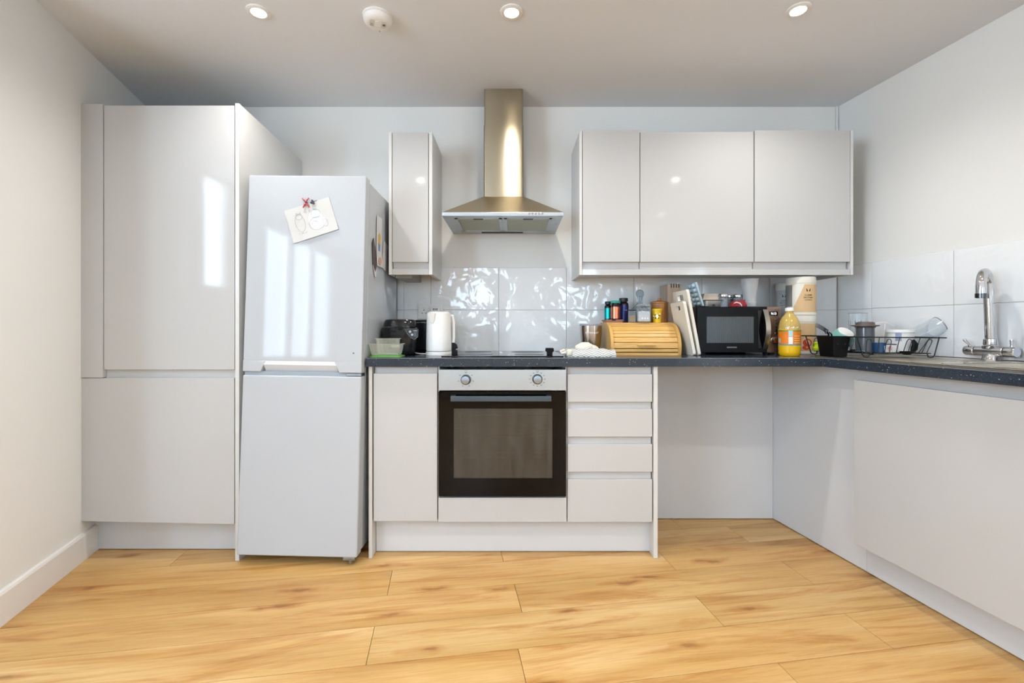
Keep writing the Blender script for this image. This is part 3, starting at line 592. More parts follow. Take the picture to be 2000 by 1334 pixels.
box('side_panel', CARC, t, xa, gx(1137, CY), CY - .002, 2.698, zc0, zc(257), .0008, True); box('side_panel', CARC, t, gx(1660.5, CY), xb, CY - .002, 2.698, zc0, zc(255), .0008, True)
box('carcass', CARC, t, gx(1137.3, CY), gx(1660, CY), CY + .026, 2.69, zc(530), zc(259), 0, True)
for (p, q, y0, dy) in ((1138, 1249, 254, -.004), (1250.5, 1472, 257.5, 0), (1473.5, 1659.5, 255, -.003)):
    dd = box('door', DOORW, t, gx(p, CY), gx(q, CY), CY + dy, CY + .021, zc(511.5), zc(y0), .0014, True)
    link('handle_rail', bx(NB(), gx(p + .5, CY), gx(q - (3 if q > 1600 else .5), CY), CY + .016, CY + .027, zc(525), zc(511)), DOORW, dd, True)
box('bottom_pelmet', DOORW, t, gx(1137.3, CY), gx(1660, CY), CY - .001, CY + .018, zc0, zc(526), .0008, True)
# ------------------------------------------------------------------ cooker hood
HX = -.046; HF = 2.253; hwid = .300
t = thing('cooker_hood', (HX, 2.697, gz(422, HF)), 'brushed steel chimney cooker hood on the back wall', 'cooker hood')
z0, z1 = gz(421.5, HF), gz(414.5, HF); zt = gz(384, 2.485)
b = NB()
def ring(x0, x1, y0, y1, z): return [b.verts.new(p) for p in ((x0, y0, z), (x1, y0, z), (x1, y1, z), (x0, y1, z))]
cxw = .110; lo = ring(HX - hwid, HX + hwid, HF, 2.695, z1); hi = ring(HX - cxw, HX + cxw, 2.485, 2.695, zt)
for i in range(4): b.faces.new((lo[i], lo[(i + 1) % 4], hi[(i + 1) % 4], hi[i]))
b.faces.new(hi); link('canopy', b, STEEL, t, True)
fr = link('front_band', bx(NB(), HX - hwid, HX + hwid, HF - .001, 2.695, z0 + .003, z1, .001), STEELP, t, True)
for i in range(5):
    X = gx(1033.5 + i * 6.4, HF); Z = (z0 + z1) / 2 + .001
    b = NB(); lathe(b, [(0, .007), (.0045, .007), (.0055, .005), (.0055, 0), (0, 0)], n=14, fn=lambda x, y, z: (X + x, HF - z, Z + y)); link('push_button', b, CHROME, fr, True, True)
b = NB()
for (a, c, e, f) in ((HX - hwid, HX - hwid + .055, HF, 2.695), (HX + hwid - .05, HX + hwid, HF, 2.695), (HX - hwid + .055, HX + hwid - .05, HF, HF + .05), (HX - hwid + .055, HX + hwid - .05, 2.61, 2.695)): bx(b, a, c, e, f, z0, z0 + .003)
link('underside_panel', b, STEELP, t, True)
MESHF = mat('aluminium_filter', '#a5a693', .42, metal=.85, bump=.35, bscale=420)
for (a, c) in ((HX - hwid + .056, HX - .006), (HX + .006, HX + hwid - .051)):
    ff = link('grease_filter', bx(NB(), a, c, HF + .051, 2.609, z0 + .001, z0 + .006), MESHF, t, True)
    b = NB(); e = .014
    for (p, q, r_, s_) in ((a, c, HF + .051, HF + .051 + e), (a, c, 2.609 - e, 2.609), (a, a + e, HF + .051, 2.609), (c - e, c, HF + .051, 2.609)): bx(b, p, q, r_, s_, z0 - .002, z0 + .001)
    link('filter_frame', b, STEELP, ff, True); mcx = (a + c) / 2; link('filter_latch', bx(NB(), mcx - .025, mcx + .025, HF + .054, HF + .062, z0 - .005, z0 - .001, .001), RUBBER, ff, True)
b = NB(); bx(b, HX - .13, HX + .11, 2.635, 2.66, z0 - .002, z0); link('lamp_strip', b, RUBBER, t, True)
def chim(zz0, zz1, wd, yf):
    b = NB(); r = .012; prism(b, [(HX - wd, 2.695)] + arc(HX - wd + r, yf + r, r, 180, 270, 4) + arc(HX + wd - r, yf + r, r, 270, 360, 4) + [(HX + wd, 2.695)], zz0, zz1); return b
link('chimney_lower', chim(zt - .002, gz(244, 2.49), .109, 2.487), STEELH, t, True, True); link('chimney_upper', chim(gz(246, 2.49), CEIL - .001, .1065, 2.492), STEELH, t, True, True)
# ------------------------------------------------------------------ wall socket and plug
sx, sz = gx(840.5, 2.69), gz(609, 2.69)
t = thing('wall_socket', (sx, 2.692, sz), 'white double wall socket behind the kettle', 'socket')
box('face_plate', WHITEP, t, -.073, .073, -.008, 0, -.043, .043, .003)
for s_ in (-1, 1):
    b = NB()
    for (px_, pz_, w_, h_) in ((0, .010, .004, .008), (-.011, -.008, .007, .004), (.011, -.008, .007, .004)): bx(b, s_ * .036 + px_ - w_ / 2, s_ * .036 + px_ + w_ / 2, -.0086, -.006, pz_ - h_ / 2, pz_ + h_ / 2)
    link('pin_holes', b, RUBBER, t); box('rocker_switch', WHITEP, t, s_ * .036 - .006, s_ * .036 + .006, -.012, -.006, .022, .036, .0015)
t = thing('usb_adapter', (gx(850, 2.65), 2.683, gz(609, 2.66)), 'white plug-in charger with three slots in the wall socket', 'charger')
b = NB(); bx(b, -.027, .027, -.035, 0, -.03, .028, .005); link('body', b, WHITEP, t, smooth=True)
for k in (-.010, 0, .010): link('charging_slot', bx(NB(), k - .0022, k + .0022, -.0358, -.03, .008, .020), RUBBER, t)
# ------------------------------------------------------------------ left end of the worktop
def ground(px, Y, z=None): return (gx(px, Y), Y, WT if z is None else z)
t = thing('rice_cooker', ground(781.5, 2.36), 'black compact rice cooker with a control panel near the fridge', 'rice cooker', rot=(0, 0, R(14)))
b = NB(); n = 40
def sq(r, p=3.2, k=1.):
    return lambda a: r / (abs(math.cos(a)) ** p + abs(math.sin(a)) ** p) ** (1 / p)
def superlathe(bm, prof, p=3.2, n=40, sy=1.):
    b2 = NB(); rings = []
    for (r, z) in prof: f = sq(1, p); rings.append([b2.verts.new((r * f(2 * math.pi * i / n) * math.cos(2 * math.pi * i / n), r * sy * f(2 * math.pi * i / n) * math.sin(2 * math.pi * i / n), z)) for i in range(n)])
    for A, B in zip(rings, rings[1:]):
        for i in range(n): b2.faces.new((A[i], A[(i + 1) % n], B[(i + 1) % n], B[i]))
    b2.faces.new(rings[0]); b2.faces.new(rings[-1]); return merge(bm, b2)
superlathe(b, [(.070, 0), (.078, .006), (.083, .03), (.089, .10), (.090, .138), (.086, .142)]); link('body', b, mat('black_enamel', '#17191c', .16, var=.05), t, smooth=True)
b = NB(); superlathe(b, [(.083, .144), (.084, .150), (.080, .170), (.074, .180), (.05, .184), (.0, .185)][:-1]); ld = link('lid', b, mat('black_enamel', '#17191c', .16), t, smooth=True)
b = NB(); bx(b, -.012, .012, -.094, -.082, .128, .150, .003); bx(b, -.052, -.018, -.093, -.084, .118, .126, .001); link('latch', b, BLACKP, t, smooth=True)
pan = [(.020, .132), (.088, .132), (.086, .095), (.070, .080), (.052, .088), (.034, .110)]
def rcf(x, y, z): return (x, y, z)
b = NB(); prism(b, pan, -.0915, -.084, 'y', .001); cpn = link('control_panel', b, mat('panel_black', '#22252a', .25), t)
b = NB(); tube(b, [(p[0], -.0918, p[1]) for p in pan], .0012, 6, closed=True); link('silver_trim', b, CHROME, cpn)
for (x, z) in ((.048, .120), (.058, .105)):
    b = NB(); lathe(b, [(.0045, 0), (.006, 0), (.006, .002), (.0045, .002)], n=16, fn=lambda a, c, e: (x + a, -.0915 - e, z + c)); bx(b, x - .003, x + .003, -.0935, -.0915, z - .0006, z + .0006); link('button', b, mat('silver_print', '#aeb2b6', .4), cpn)
b = NB(); bx(b, .066, .080, -.0924, -.0912, .095, .118); link('display', b, mat('display_grey', '#4b545c', .2), cpn); b = NB(); bx(b, .064, .082, -.0924, -.0912, .123, .126); link('print', b, mat('silver_print', '#aeb2b6', .4), cpn)
t = thing('toaster', ground(846, 2.56), 'black toaster mostly hidden behind the rice cooker and kettle', 'toaster')
b = NB(); bx(b, -.12, .095, -.075, .075, .008, .182, .018, 4); link('body', b, mat('black_enamel', '#17191c', .16), t, smooth=True)
b = NB(); bx(b, -.085, .06, -.035, -.010, .181, .1835); bx(b, -.085, .06, .010, .035, .181, .1835); link('slots', b, DARK, t)
for s_ in (-1, 1): link('foot', bx(NB(), s_ * .08 - .015 - .012, s_ * .08 + .003, -.05, .05, 0, .01), RUBBER, t)
t = thing('kettle', ground(857, 2.35), 'white cylindrical electric kettle beside the hob', 'kettle', rot=(0, 0, R(68)))
b = NB(); lathe(b, [(.0, .0), (.066, 0), (.067, .004), (.066, .017), (.060, .019), (0, .019)], n=40); link('power_base', b, WHITEP, t, smooth=True)
b = NB(); lathe(b, [(0, .021), (.063, .021), (.0645, .026), (.0635, .10), (.0615, .19), (.061, .212), (.058, .2145), (0, .2145)], n=44); kb = link('body', b, WHITEP, t, smooth=True)
b = NB(); lathe(b, [(0, .2145), (.055, .2145), (.054, .219), (.045, .2215), (0, .2225)], n=36); link('lid', b, WHITEP, t, smooth=True)
b = NB(); prism(b, [(-.020, .212), (.020, .212), (.013, .172), (.006, .160), (-.006, .160), (-.013, .172)], .050, .076, 'y', .004, fn=lambda x, y, z: (-y + (.212 - z) * .22, -x, z)); link('spout', b, WHITEP, t, smooth=True)
b = NB(); tube(b, [(.052, .0, .203), (.070, 0, .200), (.0765, 0, .170), (.0775, 0, .09), (.074, 0, .050), (.056, 0, .045)], [.010, .009, .008, .008, .009, .010], 12, fn=lambda x, y, z: (x * math.cos(R(-52)) - y * math.sin(R(-52)), x * math.sin(R(-52)) + y * math.cos(R(-52)), z)); link('handle', b, WHITEP, t, smooth=True)
t = thing('power_cable', ground(823, 2.37), 'short white power cable between rice cooker and kettle', 'cable')
b = NB(); tube(b, [(-.045, .02, .008), (-.02, -.005, .007), (.0, -.01, .005), (.018, -.012, .0045), (.026, -.008, .004)], .0035, 8); link('cord', b, WHITEP, t, smooth=True); b = NB(); lathe(b, [(0, 0), (.005, 0), (.005, .012), (0, .012)], (-.045, .02, .002), 10); link('strain_relief', b, WHITEP, t)
GREEN = mat('green_plastic', '#5d9440', .4)
t = thing('food_container', ground(755.5, 2.19), 'cloudy plastic food tub with rim standing on its green lid', 'container', rot=(0, 0, R(3)))
def tub(bm, w, dp, h, z, rim=.006, th=.0015, taper=.86):
    out = rrect(-w, w, -dp, dp, .018, 5); inn = rrect(-w + th, w - th, -dp + th, dp - th, .017, 5); b2 = NB()
    def loop(pts, zz, k=1.): return [b2.verts.new((p[0] * k, p[1] * k, zz)) for p in pts]
    LS_ = [loop(out, z, taper), loop(out, z + h * .15, taper + .05), loop(out, z + h), loop(out, z + h, 1 + rim / w), loop(out, z + h + .003, 1 + rim / w), loop(inn, z + h + .003), loop(inn, z + h * .15, taper + .05), loop(inn, z + .002, taper)]
    for A, B in zip(LS_, LS_[1:]):
        for i in range(len(A)): b2.faces.new((A[i], A[(i + 1) % len(A)], B[(i + 1) % len(B)], B[i]))
    b2.faces.new(LS_[0]); b2.faces.new(LS_[-1]); return merge(bm, b2)
b = NB(); tub(b, .073, .055, .049, .011); link('tub', b, TUPPER, t, smooth=True)
b = NB(); bx(b, .035, .075, -.0625, -.058, .048, .058, .002); link('rim_tab', b, TUPPER, t, smooth=True)
b = NB(); prism(b, rrect(-.072, .079, -.060, .060, .02), 0, .006, bev=.0015); prism(b, rrect(-.068, .068, -.050, .050, .016), .006, .010); link('lid', b, GREEN, t, smooth=True)
t = thing('food_container', ground(758, 2.20, WT + .0135), 'smaller cloudy plastic tub nested inside the larger one', 'container', rot=(0, 0, R(3)))
b = NB(); tub(b, .052, .042, .072, 0, .005); link('tub', b, TUPPER, t, smooth=True); b = NB(); bx(b, -.052, .052, -.048, -.0465, .0715, .0745); link('rim_lip', b, TUPPER, t)
# ------------------------------------------------------------------ blender base and tea towel
t = thing('blender_base', ground(1154, 2.44), 'silver blender motor base with black feet behind the tea towel', 'blender')
b = NB(); lathe(b, [(0, .012), (.040, .012), (.047, .022), (.053, .06), (.057, .105), (.058, .150), (0, .150)], n=40); bb = link('body', b, mat('champagne_metal', '#b3a69a', .2, metal=1.), t, smooth=True)
b = NB(); lathe(b, [(0, .150), (.059, .150), (.0605, .154), (.0595, .160), (.050, .160), (.049, .152), (0, .152)], n=40); link('collar', b, mat('grey_plastic', '#8f9296', .4), t, smooth=True)
for k in range(4):
    a = R(40 + 90 * k); b = NB(); tube(b, [(.038 * math.cos(a), .038 * math.sin(a), .022), (.056 * math.cos(a), .056 * math.sin(a), .012), (.060 * math.cos(a), .060 * math.sin(a), .004)], [.012, .010, .004], 8); link('foot', b, BLACKP, t, smooth=True)
link('lettering', text_bm('NUTRIBULLET', .0115, fn=cyl_wrap(.0565, R(-93), .113)), mat('white_print', '#e8e6e0', .5), bb)
CLOTH = mat('cream_cloth', '#d9d3c4', .9, var=.04, bump=.2, bscale=300)
def chevron():
    m = D.materials.new('chevron_cloth'); m.use_nodes = True; nt = m.node_tree; L = nt.links.new; p = nt.nodes['Principled BSDF']; p.inputs['Roughness'].default_value = .9
    tc = nd(nt, 'ShaderNodeTexCoord'); sp = nd(nt, 'ShaderNodeSeparateXYZ'); L(tc.outputs['Object'], sp.inputs[0])
    def mt(op, a, c=None):
        x = nd(nt, 'ShaderNodeMath', operation=op)
        for i, v in enumerate((a, c)):
            if v is None: continue
            if isinstance(v, (int, float)): x.inputs[i].default_value = v
            else: L(v, x.inputs[i])
        return x.outputs[0]
    tri = mt('PINGPONG', mt('ADD', sp.outputs['X'], 1.0), .026)       # zigzag along the fold
    hgt = mt('ADD', sp.outputs['Z'], mt('MULTIPLY', sp.outputs['Y'], .12))
    ph = mt('FRACT', mt('MULTIPLY', mt('ADD', mt('SUBTRACT', hgt, mt('MULTIPLY', tri, .42)), 1.0), 115.))
    line = mt('LESS_THAN', ph, .26); mx = nd(nt, 'ShaderNodeMixRGB'); L(line, mx.inputs[0]); mx.inputs[1].default_value = (*srgb('#d8d6cf'), 1); mx.inputs[2].default_value = (*srgb('#2f3b4d'), 1); L(mx.outputs[0], p.inputs['Base Color']); return m
t = thing('tea_towel', ground(1147, 2.225), 'folded cream tea towel with navy chevrons in front of the blender base', 'tea towel')
b = NB(); nx, ny = 24, 8; top = []; bot = []
for i in range(nx + 1):
    u = -.104 + .234 * i / nx; r0 = []; r1 = []
    for k in range(ny + 1):
        vv = -.055 + .11 * k / ny; e = math.sin(math.pi * min(1, max(0, (vv + .055) / .11))) ** .5
        h = .012 + .028 * e * (.9 + .12 * math.sin(u * 40) + .08 * math.sin(u * 90 + 1)); 
        r0.append(b.verts.new((u, vv - .006 * math.sin(u * 30), h))); r1.append(b.verts.new((u, vv - .006 * math.sin(u * 30), .001)))
    top.append(r0); bot.append(r1)
for i in range(nx):
    for k in range(ny): b.faces.new((top[i][k], top[i + 1][k], top[i + 1][k + 1], top[i][k + 1])); b.faces.new((bot[i][k], bot[i][k + 1], bot[i + 1][k + 1], bot[i + 1][k]))
    b.faces.new((top[i][0], bot[i][0], bot[i + 1][0], top[i + 1][0])); b.faces.new((top[i][-1], top[i + 1][-1], bot[i + 1][-1], bot[i][-1]))
b.faces.new([*top[0], *bot[0][::-1]]); b.faces.new([*top[-1][::-1], *bot[-1]]); 
link('folded_cloth', b, chevron(), t, smooth=True)
b = NB(); 
def blob(bm, c, rx, ry, rz, n=14, jitter=.12, seed=1):
    rs = random.Random(seed); lathe(bm, [(max(0, math.sin(math.pi * i / 8)), -math.cos(math.pi * i / 8)) for i in range(9)], n=n, fn=lambda x, y, z: (c[0] + rx * x * (1 + jitter * rs.uniform(-1, 1)), c[1] + ry * y * (1 + jitter * rs.uniform(-1, 1)), c[2] + max(-c[2] + .001, rz * z * (1 + jitter * rs.uniform(-1, 1)))))
blob(b, (-.005, .040, .040), .048, .030, .028, seed=3); blob(b, (.028, .045, .034), .034, .026, .022, seed=5); link('crumpled_top', b, CLOTH, t, smooth=True)
b = NB(); bx(b, -.106, -.080, -.060, .056, .003, .036, .010, 3); link('hem', b, CLOTH, t, smooth=True)
b = NB(); tube(b, [(-.104, -.02, .02), (-.128, -.02, .014), (-.132, -.01, .024), (-.112, .0, .030)], [.008, .006, .006, .008], 8); link('hanging_loop', b, CLOTH, t, smooth=True)
# ------------------------------------------------------------------ bread bin
BAM = mat('bamboo', '#cfa35a', .42, var=.10, vscale=4, bump=.03, bscale=60)
def bamboo_grain(name, c0, c1, sc):
    m = mat(name, c0, .4); nt = m.node_tree; p = nt.nodes['Principled BSDF']; L = nt.links.new; tc = nd(nt, 'ShaderNodeTexCoord'); mp = nd(nt, 'ShaderNodeMapping'); mp.inputs['Scale'].default_value = sc; L(tc.outputs['Object'], mp.inputs[0]); n = nd(nt, 'ShaderNodeTexNoise'); n.inputs['Scale'].default_value = 4; n.inputs['Detail'].default_value = 4; L(mp.outputs[0], n.inputs['Vector']); r = nd(nt, 'ShaderNodeValToRGB'); e = r.color_ramp.elements; e[0].position = .3; e[0].color = (*srgb(c0), 1); e[1].position = .75; e[1].color = (*srgb(c1), 1); L(n.outputs['Fac'], r.inputs[0]); L(r.outputs[0], p.inputs['Base Color']); return m
BAMG = bamboo_grain('bamboo_slats', '#c8984c', '#dcb470', (3, 40, 40)); 
bx0, bx1, by0, by1, bh = gx(1192, 2.33), .862, 2.32, 2.60, .168
t = thing('bread_bin', ((bx0 + bx1) / 2, by0, WT), 'bamboo roll-top bread bin under the wall cupboard', 'bread bin')
hwb = (bx1 - bx0) / 2; dpb = by1 - by0
def curve(r_y, r_z, n=14): # front profile from low front to high back (y,z)
    return [(.0, .034)] + [(.135 - .135 * math.cos(R(a)), .034 + (bh - .040) * math.sin(R(a))) for a in [90 * i / n for i in range(n + 1)]]
prf = curve(0, 0)
for s_ in (-1, 1):
    side = [(0, 0)] + [(y - .006 if i < 12 else y, z + .006) for i, (y, z) in enumerate(prf)] + [(dpb, bh), (dpb, 0)]
    xx = s_ * (hwb - .008); b = NB(); prism(b, side, xx - .008, xx + .008, 'x', .001); link('side_panel', b, BAM, t)
b = NB(); bx(b, -hwb + .016, hwb - .016, dpb - .012, dpb, .01, bh - .004); link('back_panel', b, BAM, t); b = NB(); bx(b, -hwb + .016, hwb - .016, .002, dpb - .012, 0, .012); link('bottom', b, BAM, t)
b = NB(); bx(b, -hwb + .016, hwb - .016, .130, dpb, bh - .010, bh - .001); link('top_board', b, BAMG, t)
b = NB(); bx(b, -hwb + .016, hwb - .016, 0, .012, .012, .0165); bx(b, -hwb + .016, hwb - .016, 0, .010, 0, .0155); link('front_rail', b, BAMG, t)
cuts = [(.0, .017, .0, .0305)]
link('front_slat', bx(NB(), -hwb + .0165, hwb - .0165, .0005, .010, .0175, .0310, .001), BAMG, t)
angs = [0, 14, 27, 36, 45, 62, 90]
for i, (a0, a1) in enumerate(zip(angs, angs[1:])):
    f = lambda a, o: (.135 - (.135 - o) * math.cos(R(a)), .034 + (bh - .040 - o) * math.sin(R(a)))
    A = [a0 + .7 + (a1 - a0 - 1.4) * k / 4 for k in range(5)]
    b = NB(); prism(b, [f(a, 0) for a in A] + [f(a, .007) for a in A[::-1]], -hwb + .0165, hwb - .0165, 'x'); sl = link('shutter_slat', b, BAMG, t)
    if i == 0:
        y_, z_ = f(7, -.004); b = NB(); bx(b, -.045, .047, y_ - .010, y_, z_ - .002, z_ + .004, .0015); link('pull_handle', b, BAM, sl, smooth=True)
BT = WT + bh
# ---- things on the bread bin
YT = 2.50
def onbin(px, Y): return (gx(px, Y), Y, BT)
t = thing('tray_lid', onbin(1199, 2.545), 'flat terracotta pink plastic lid under the supplement bottles', 'lid')
b = NB(); prism(b, rrect(-.054, .046, -.04, .05, .012), 0, .010, bev=.002); prism(b, rrect(-.060, .050, -.045, .054, .014), .010, .0165, bev=.002); link('lid', b, mat('terracotta_plastic', '#ad7a6c', .5), t, smooth=True)
b = NB(); bx(b, -.02, .0, -.0465, -.044, .011, .016); link('lid_notch', b, RUBBER, t)
def bottle(loc, r, h, capr, caph, mlab, mcap, mbody, label, txt=None, extra=None):
    t = thing('supplement_bottle', loc, label, 'bottle', group='supplement bottles on the bread bin')
    b = NB(); hb = h - caph - .006; lathe(b, [(0, 0), (r * .95, 0), (r, .003), (r, hb - .016), (r * .93, hb - .006), (capr * .82, hb), (capr * .80, hb + .006), (0, hb + .006)], n=28); bd = link('body', b, mbody, t, smooth=True)
    b = NB(); lathe(b, [(0, hb + .004), (capr, hb + .004), (capr, hb + .004 + caph - .002), (capr - .002, hb + .004 + caph), (0, hb + .004 + caph)], n=28); link('cap', b, mcap, t, smooth=True)
    b = NB(); cyl_patch(b, r, .005, hb - .018, 0, 2 * math.pi, n=32); link('label', b, mlab, bd, smooth=True)
    if txt: link('lettering', text_bm(txt, .007, fn=cyl_wrap(r, R(-75), hb * .6)), mat('white_print', '#e8e6e0', .5), bd)
    return t
AMBER = mat('dark_amber', '#20151a', .12); TZ = BT + .017
bottle((gx(1188, 2.57), 2.575, TZ), .0215, .105, .0175, .016, mat('metallic_teal', '#18a7a6', .22, metal=.7), mat('dark_teal_cap', '#1d3436', .4), AMBER, 'teal labelled supplement bottle, leftmost on the bread bin')
b2_ = bottle((gx(1201.5, 2.53), 2.525, TZ), .0255, .106, .026, .013, mat('metallic_copper', '#cf7a5e', .22, metal=.8), mat('teal_cap', '#27a794', .4), AMBER, 'copper labelled supplement bottle with a teal cap')
bottle((gx(1218.5, 2.58), 2.59, BT), .0285, .142, .0245, .019, mat('metallic_violet', '#3b3f7c', .25, metal=.5), mat('black_cap', '#1b2226', .4), AMBER, 'tall dark supplement bottle with violet label and black cap', 'LIFE')
# small square jar with something tan
t = thing('spice_jar', onbin(1234, 2.47), 'small square glass jar holding tan powder on the bread bin', 'jar')
b = NB(); bx(b, -.017, .017, -.017, .017, 0, .064, .003); link('jar', b, GLASSG, t, smooth=True); b = NB(); prism(b, [(-.015, .004), (.015, .004), (.015, .040), (-.015, .033)], -.015, .015, 'y'); link('powder', b, mat('tan_powder', '#c39a60', .9, bump=.2, bscale=200), t)
b = NB(); bx(b, -.018, .018, -.018, .018, .064, .069, .001); link('rim', b, RUBBER, t)
# paddle-shaped grey glass board
t = thing('glass_paddle_board', onbin(1250, 2.575), 'grey glass paddle board with round handle standing behind the jars', 'serving board', rot=(R(-3), 0, 0))
pts = []; n_ = 24
half = [(.0, .1855)] + [(.022 * math.sin(R(a)), .164 + .0215 * math.cos(R(a))) for a in (20, 40, 60, 80, 100, 125)] + [(.0145, .142), (.0135, .120), (.015, .108), (.024, .098), (.036, .088), (.048, .074), (.056, .058), (.060, .040), (.060, 0.004)]
out = half + [(-x, z) for x, z in half[::-1][:-1]]
b = NB(); prism(b, out, -.004, .004, 'y'); link('board', b, GLASSG, t)
b = NB(); tube(b, [(x, -.0042, z) for x, z in out], .0022, 6, closed=True); link('bevelled_edge', b, mat('grey_glass_edge', '#6f7f8a', .1, spec=.8), t, smooth=True)
b = NB(); tube(b, [(-.007, -.0045, .105), (-.006, -.0045, .145), (0, -.0045, .152), (.006, -.0045, .145), (.007, -.0045, .105)], .0016, 6); link('handle_groove', b, mat('grey_glass_edge', '#6f7f8a', .1, spec=.8), t)
# glass clip jar
t = thing('glass_jar', onbin(1256.5, 2.46), 'square clip-top glass jar of pale sugar in front of the paddle board', 'jar')
b = NB(); bx(b, -.034, .034, -.030, .030, .001, .078, .008, 3); bx(b, -.031, .031, -.028, .028, .078, .084, .004); link('jar', b, GLASS, t, smooth=True)
b = NB(); bx(b, -.030, .030, -.026, .026, .004, .060, .006, 3); link('sugar', b, mat('pale_grains', '#c5ccd2', .8, var=.08, vscale=80), t, smooth=True)
b = NB(); lathe(b, [(0, .102), (.022, .101), (.036, .095), (.040, .088), (.038, .084), (0, .084)], n=28); link('lid', b, GLASSG, t, smooth=True)
b = NB(); tube(b, [(-.030, -.031, .082), (-.020, -.034, .064), (-.006, -.036, .056), (.002, -.034, .070), (-.008, -.033, .078)], .0014, 6); tube(b, [(-.037, -.0, .084), (-.034, -.031, .083), (.034, -.031, .083), (.037, 0, .084)], .0014, 6); link('wire_clip', b, CHROME, t)
b = NB()
for k in (-.014, .0, .014): lathe(b, [(0, 0), (.0045, 0), (.003, .006), (0, .008)], (k, -.0305, .018), 8)
link('embossing', b, WHITEP, t)
# brown canister
t = thing('canister', onbin(1287.5, 2.545), 'round brown wooden canister with a knobbed lid on the bread bin', 'canister')
BRN = bamboo_grain('brown_wood', '#a06a38', '#b9834c', (20, 20, 3))
b = NB(); lathe(b, [(0, 0), (.044, 0), (.046, .003), (.045, .106), (0, .106)], n=36); cb = link('body', b, BRN, t, smooth=True)
b = NB(); lathe(b, [(0, .107), (.0475, .107), (.0475, .113), (.040, .118), (.016, .121), (.011, .123), (.010, .134), (.009, .137), (0, .137)], n=36); link('lid', b, BRN, t, smooth=True)
b = NB()
for (a, z) in ((R(-74), .078), (R(-72), .026)): lathe(b, [(0, 0), (.002, 0), (0, .001)], n=8, fn=lambda x, y, e: (.0452 * math.cos(a) + x, .0452 * math.sin(a) - e, z + y))
link('air_hole', b, RUBBER, cb)
# yellow cup
t = thing('yellow_cup', onbin(1283, 2.475), 'small yellow patterned cup in front of the brown canister', 'cup')
YEL = mat('yellow_ceramic', '#d8b512', .35)
b = NB(); lathe(b, [(0, 0), (.021, 0), (.0215, .003), (.0255, .062), (.0275, .064), (.0278, .073), (.0262, .074), (.024, .066), (.019, .006), (0, .005)], n=32); yc = link('cup', b, YEL, t, smooth=True)
b = NB()
for (a, z, r) in ((R(-106), .036, .007), (R(-102), .028, .006), (R(-150), .034, .004), (R(-72), .046, .004), (R(-116), .050, .003)): prism(b, arc(0, 0, r, 0, 360, 10)[:-1], 0, .0004, fn=lambda x, y, e: ((.0235 + z * .03 + .0005 + e) * math.cos(a + x / .024), (.0235 + z * .03 + .0005 + e) * math.sin(a + x / .024), z + y))
link('white_print', b, mat('white_print', '#e8e6e0', .5), yc)
b = NB()
for (a, z, r) in ((R(-124), .024, .004), (R(-88), .024, .004), (R(-128), .040, .0035), (R(-84), .038, .003), (R(-156), .027, .002), (R(-68), .036, .0025)): prism(b, arc(0, 0, r, 0, 360, 8)[:-1], 0, .0004, fn=lambda x, y, e: ((.0235 + z * .03 + .0004 + e) * math.cos(a + x / .024), (.0235 + z * .03 + .0004 + e) * math.sin(a + x / .024), z + y))
link('black_print', b, mat('black_print', '#1c1a14', .6), yc)
# ------------------------------------------------------------------ knife block, boards, egg tray
t = thing('knife_block', (.902, 2.60, WT), 'tall beige wooden knife block behind the white chopping boards', 'knife block')
b = NB(); bx(b, -.036, .040, -.065, .065, 0, .383, .004); link('block', b, bamboo_grain('beige_wood', '#a8917c', '#c3b09a', (14, 14, 2)), t, smooth=True)
b = NB()
for k in (-.016, -.002, .012, .026): bx(b, k - .0025, k + .0025, -.0655, .04, .362, .3836)
link('slots', b, mat('dark_slot', '#3c332b', .8), t)
BOARDW = mat('white_polythene', '#dcd7ca', .45, var=.03)
def board(name, x, y0, wd, ht, lean, th, hole, label):
    t = thing(name, (x, y0, WT + .002), label, 'chopping board', rot=(0, R(-lean), 0), group='white chopping boards')
    b = NB(); plate_hole(b, rrect(0, wd, 0, ht, .012), rrect(*hole, .005), -th / 2, th / 2, 'x'); link('board', b, BOARDW, t)
    return t
board('chopping_board', .913, 2.275, .185, .275, 11, .014, (.055, .115, .232, .254), 'front white chopping board with a slot handle beside the bread bin')
board('chopping_board', .938, 2.275, .20, .335, 10.5, .013, (.06, .14, .285, .313), 'taller white chopping board between the front board and microwave')
t = thing('egg_tray', (.990, 2.36, 1.1840), 'pale blue moulded egg tray tilted behind the boards beside the microwave', 'egg tray', rot=(0, R(-17), 0))
BLUE = mat('pale_blue_plastic', '#9fb6c2', .4)
b = NB(); bx(b, -.004, .008, 0, .10, 0, .130, .004); link('tray', b, BLUE, t, smooth=True)
for i in range(5):
    for j in range(2): b = NB(); lathe(b, [(.0112, 0), (.011, .006), (.0075, .013), (0, .0145)], n=14, fn=lambda x, y, z: (-.004 - z, .027 + j * .045 + y * 1.4, .016 + i * .0245 + x)); link('egg_cup', b, BLUE, t, smooth=True)
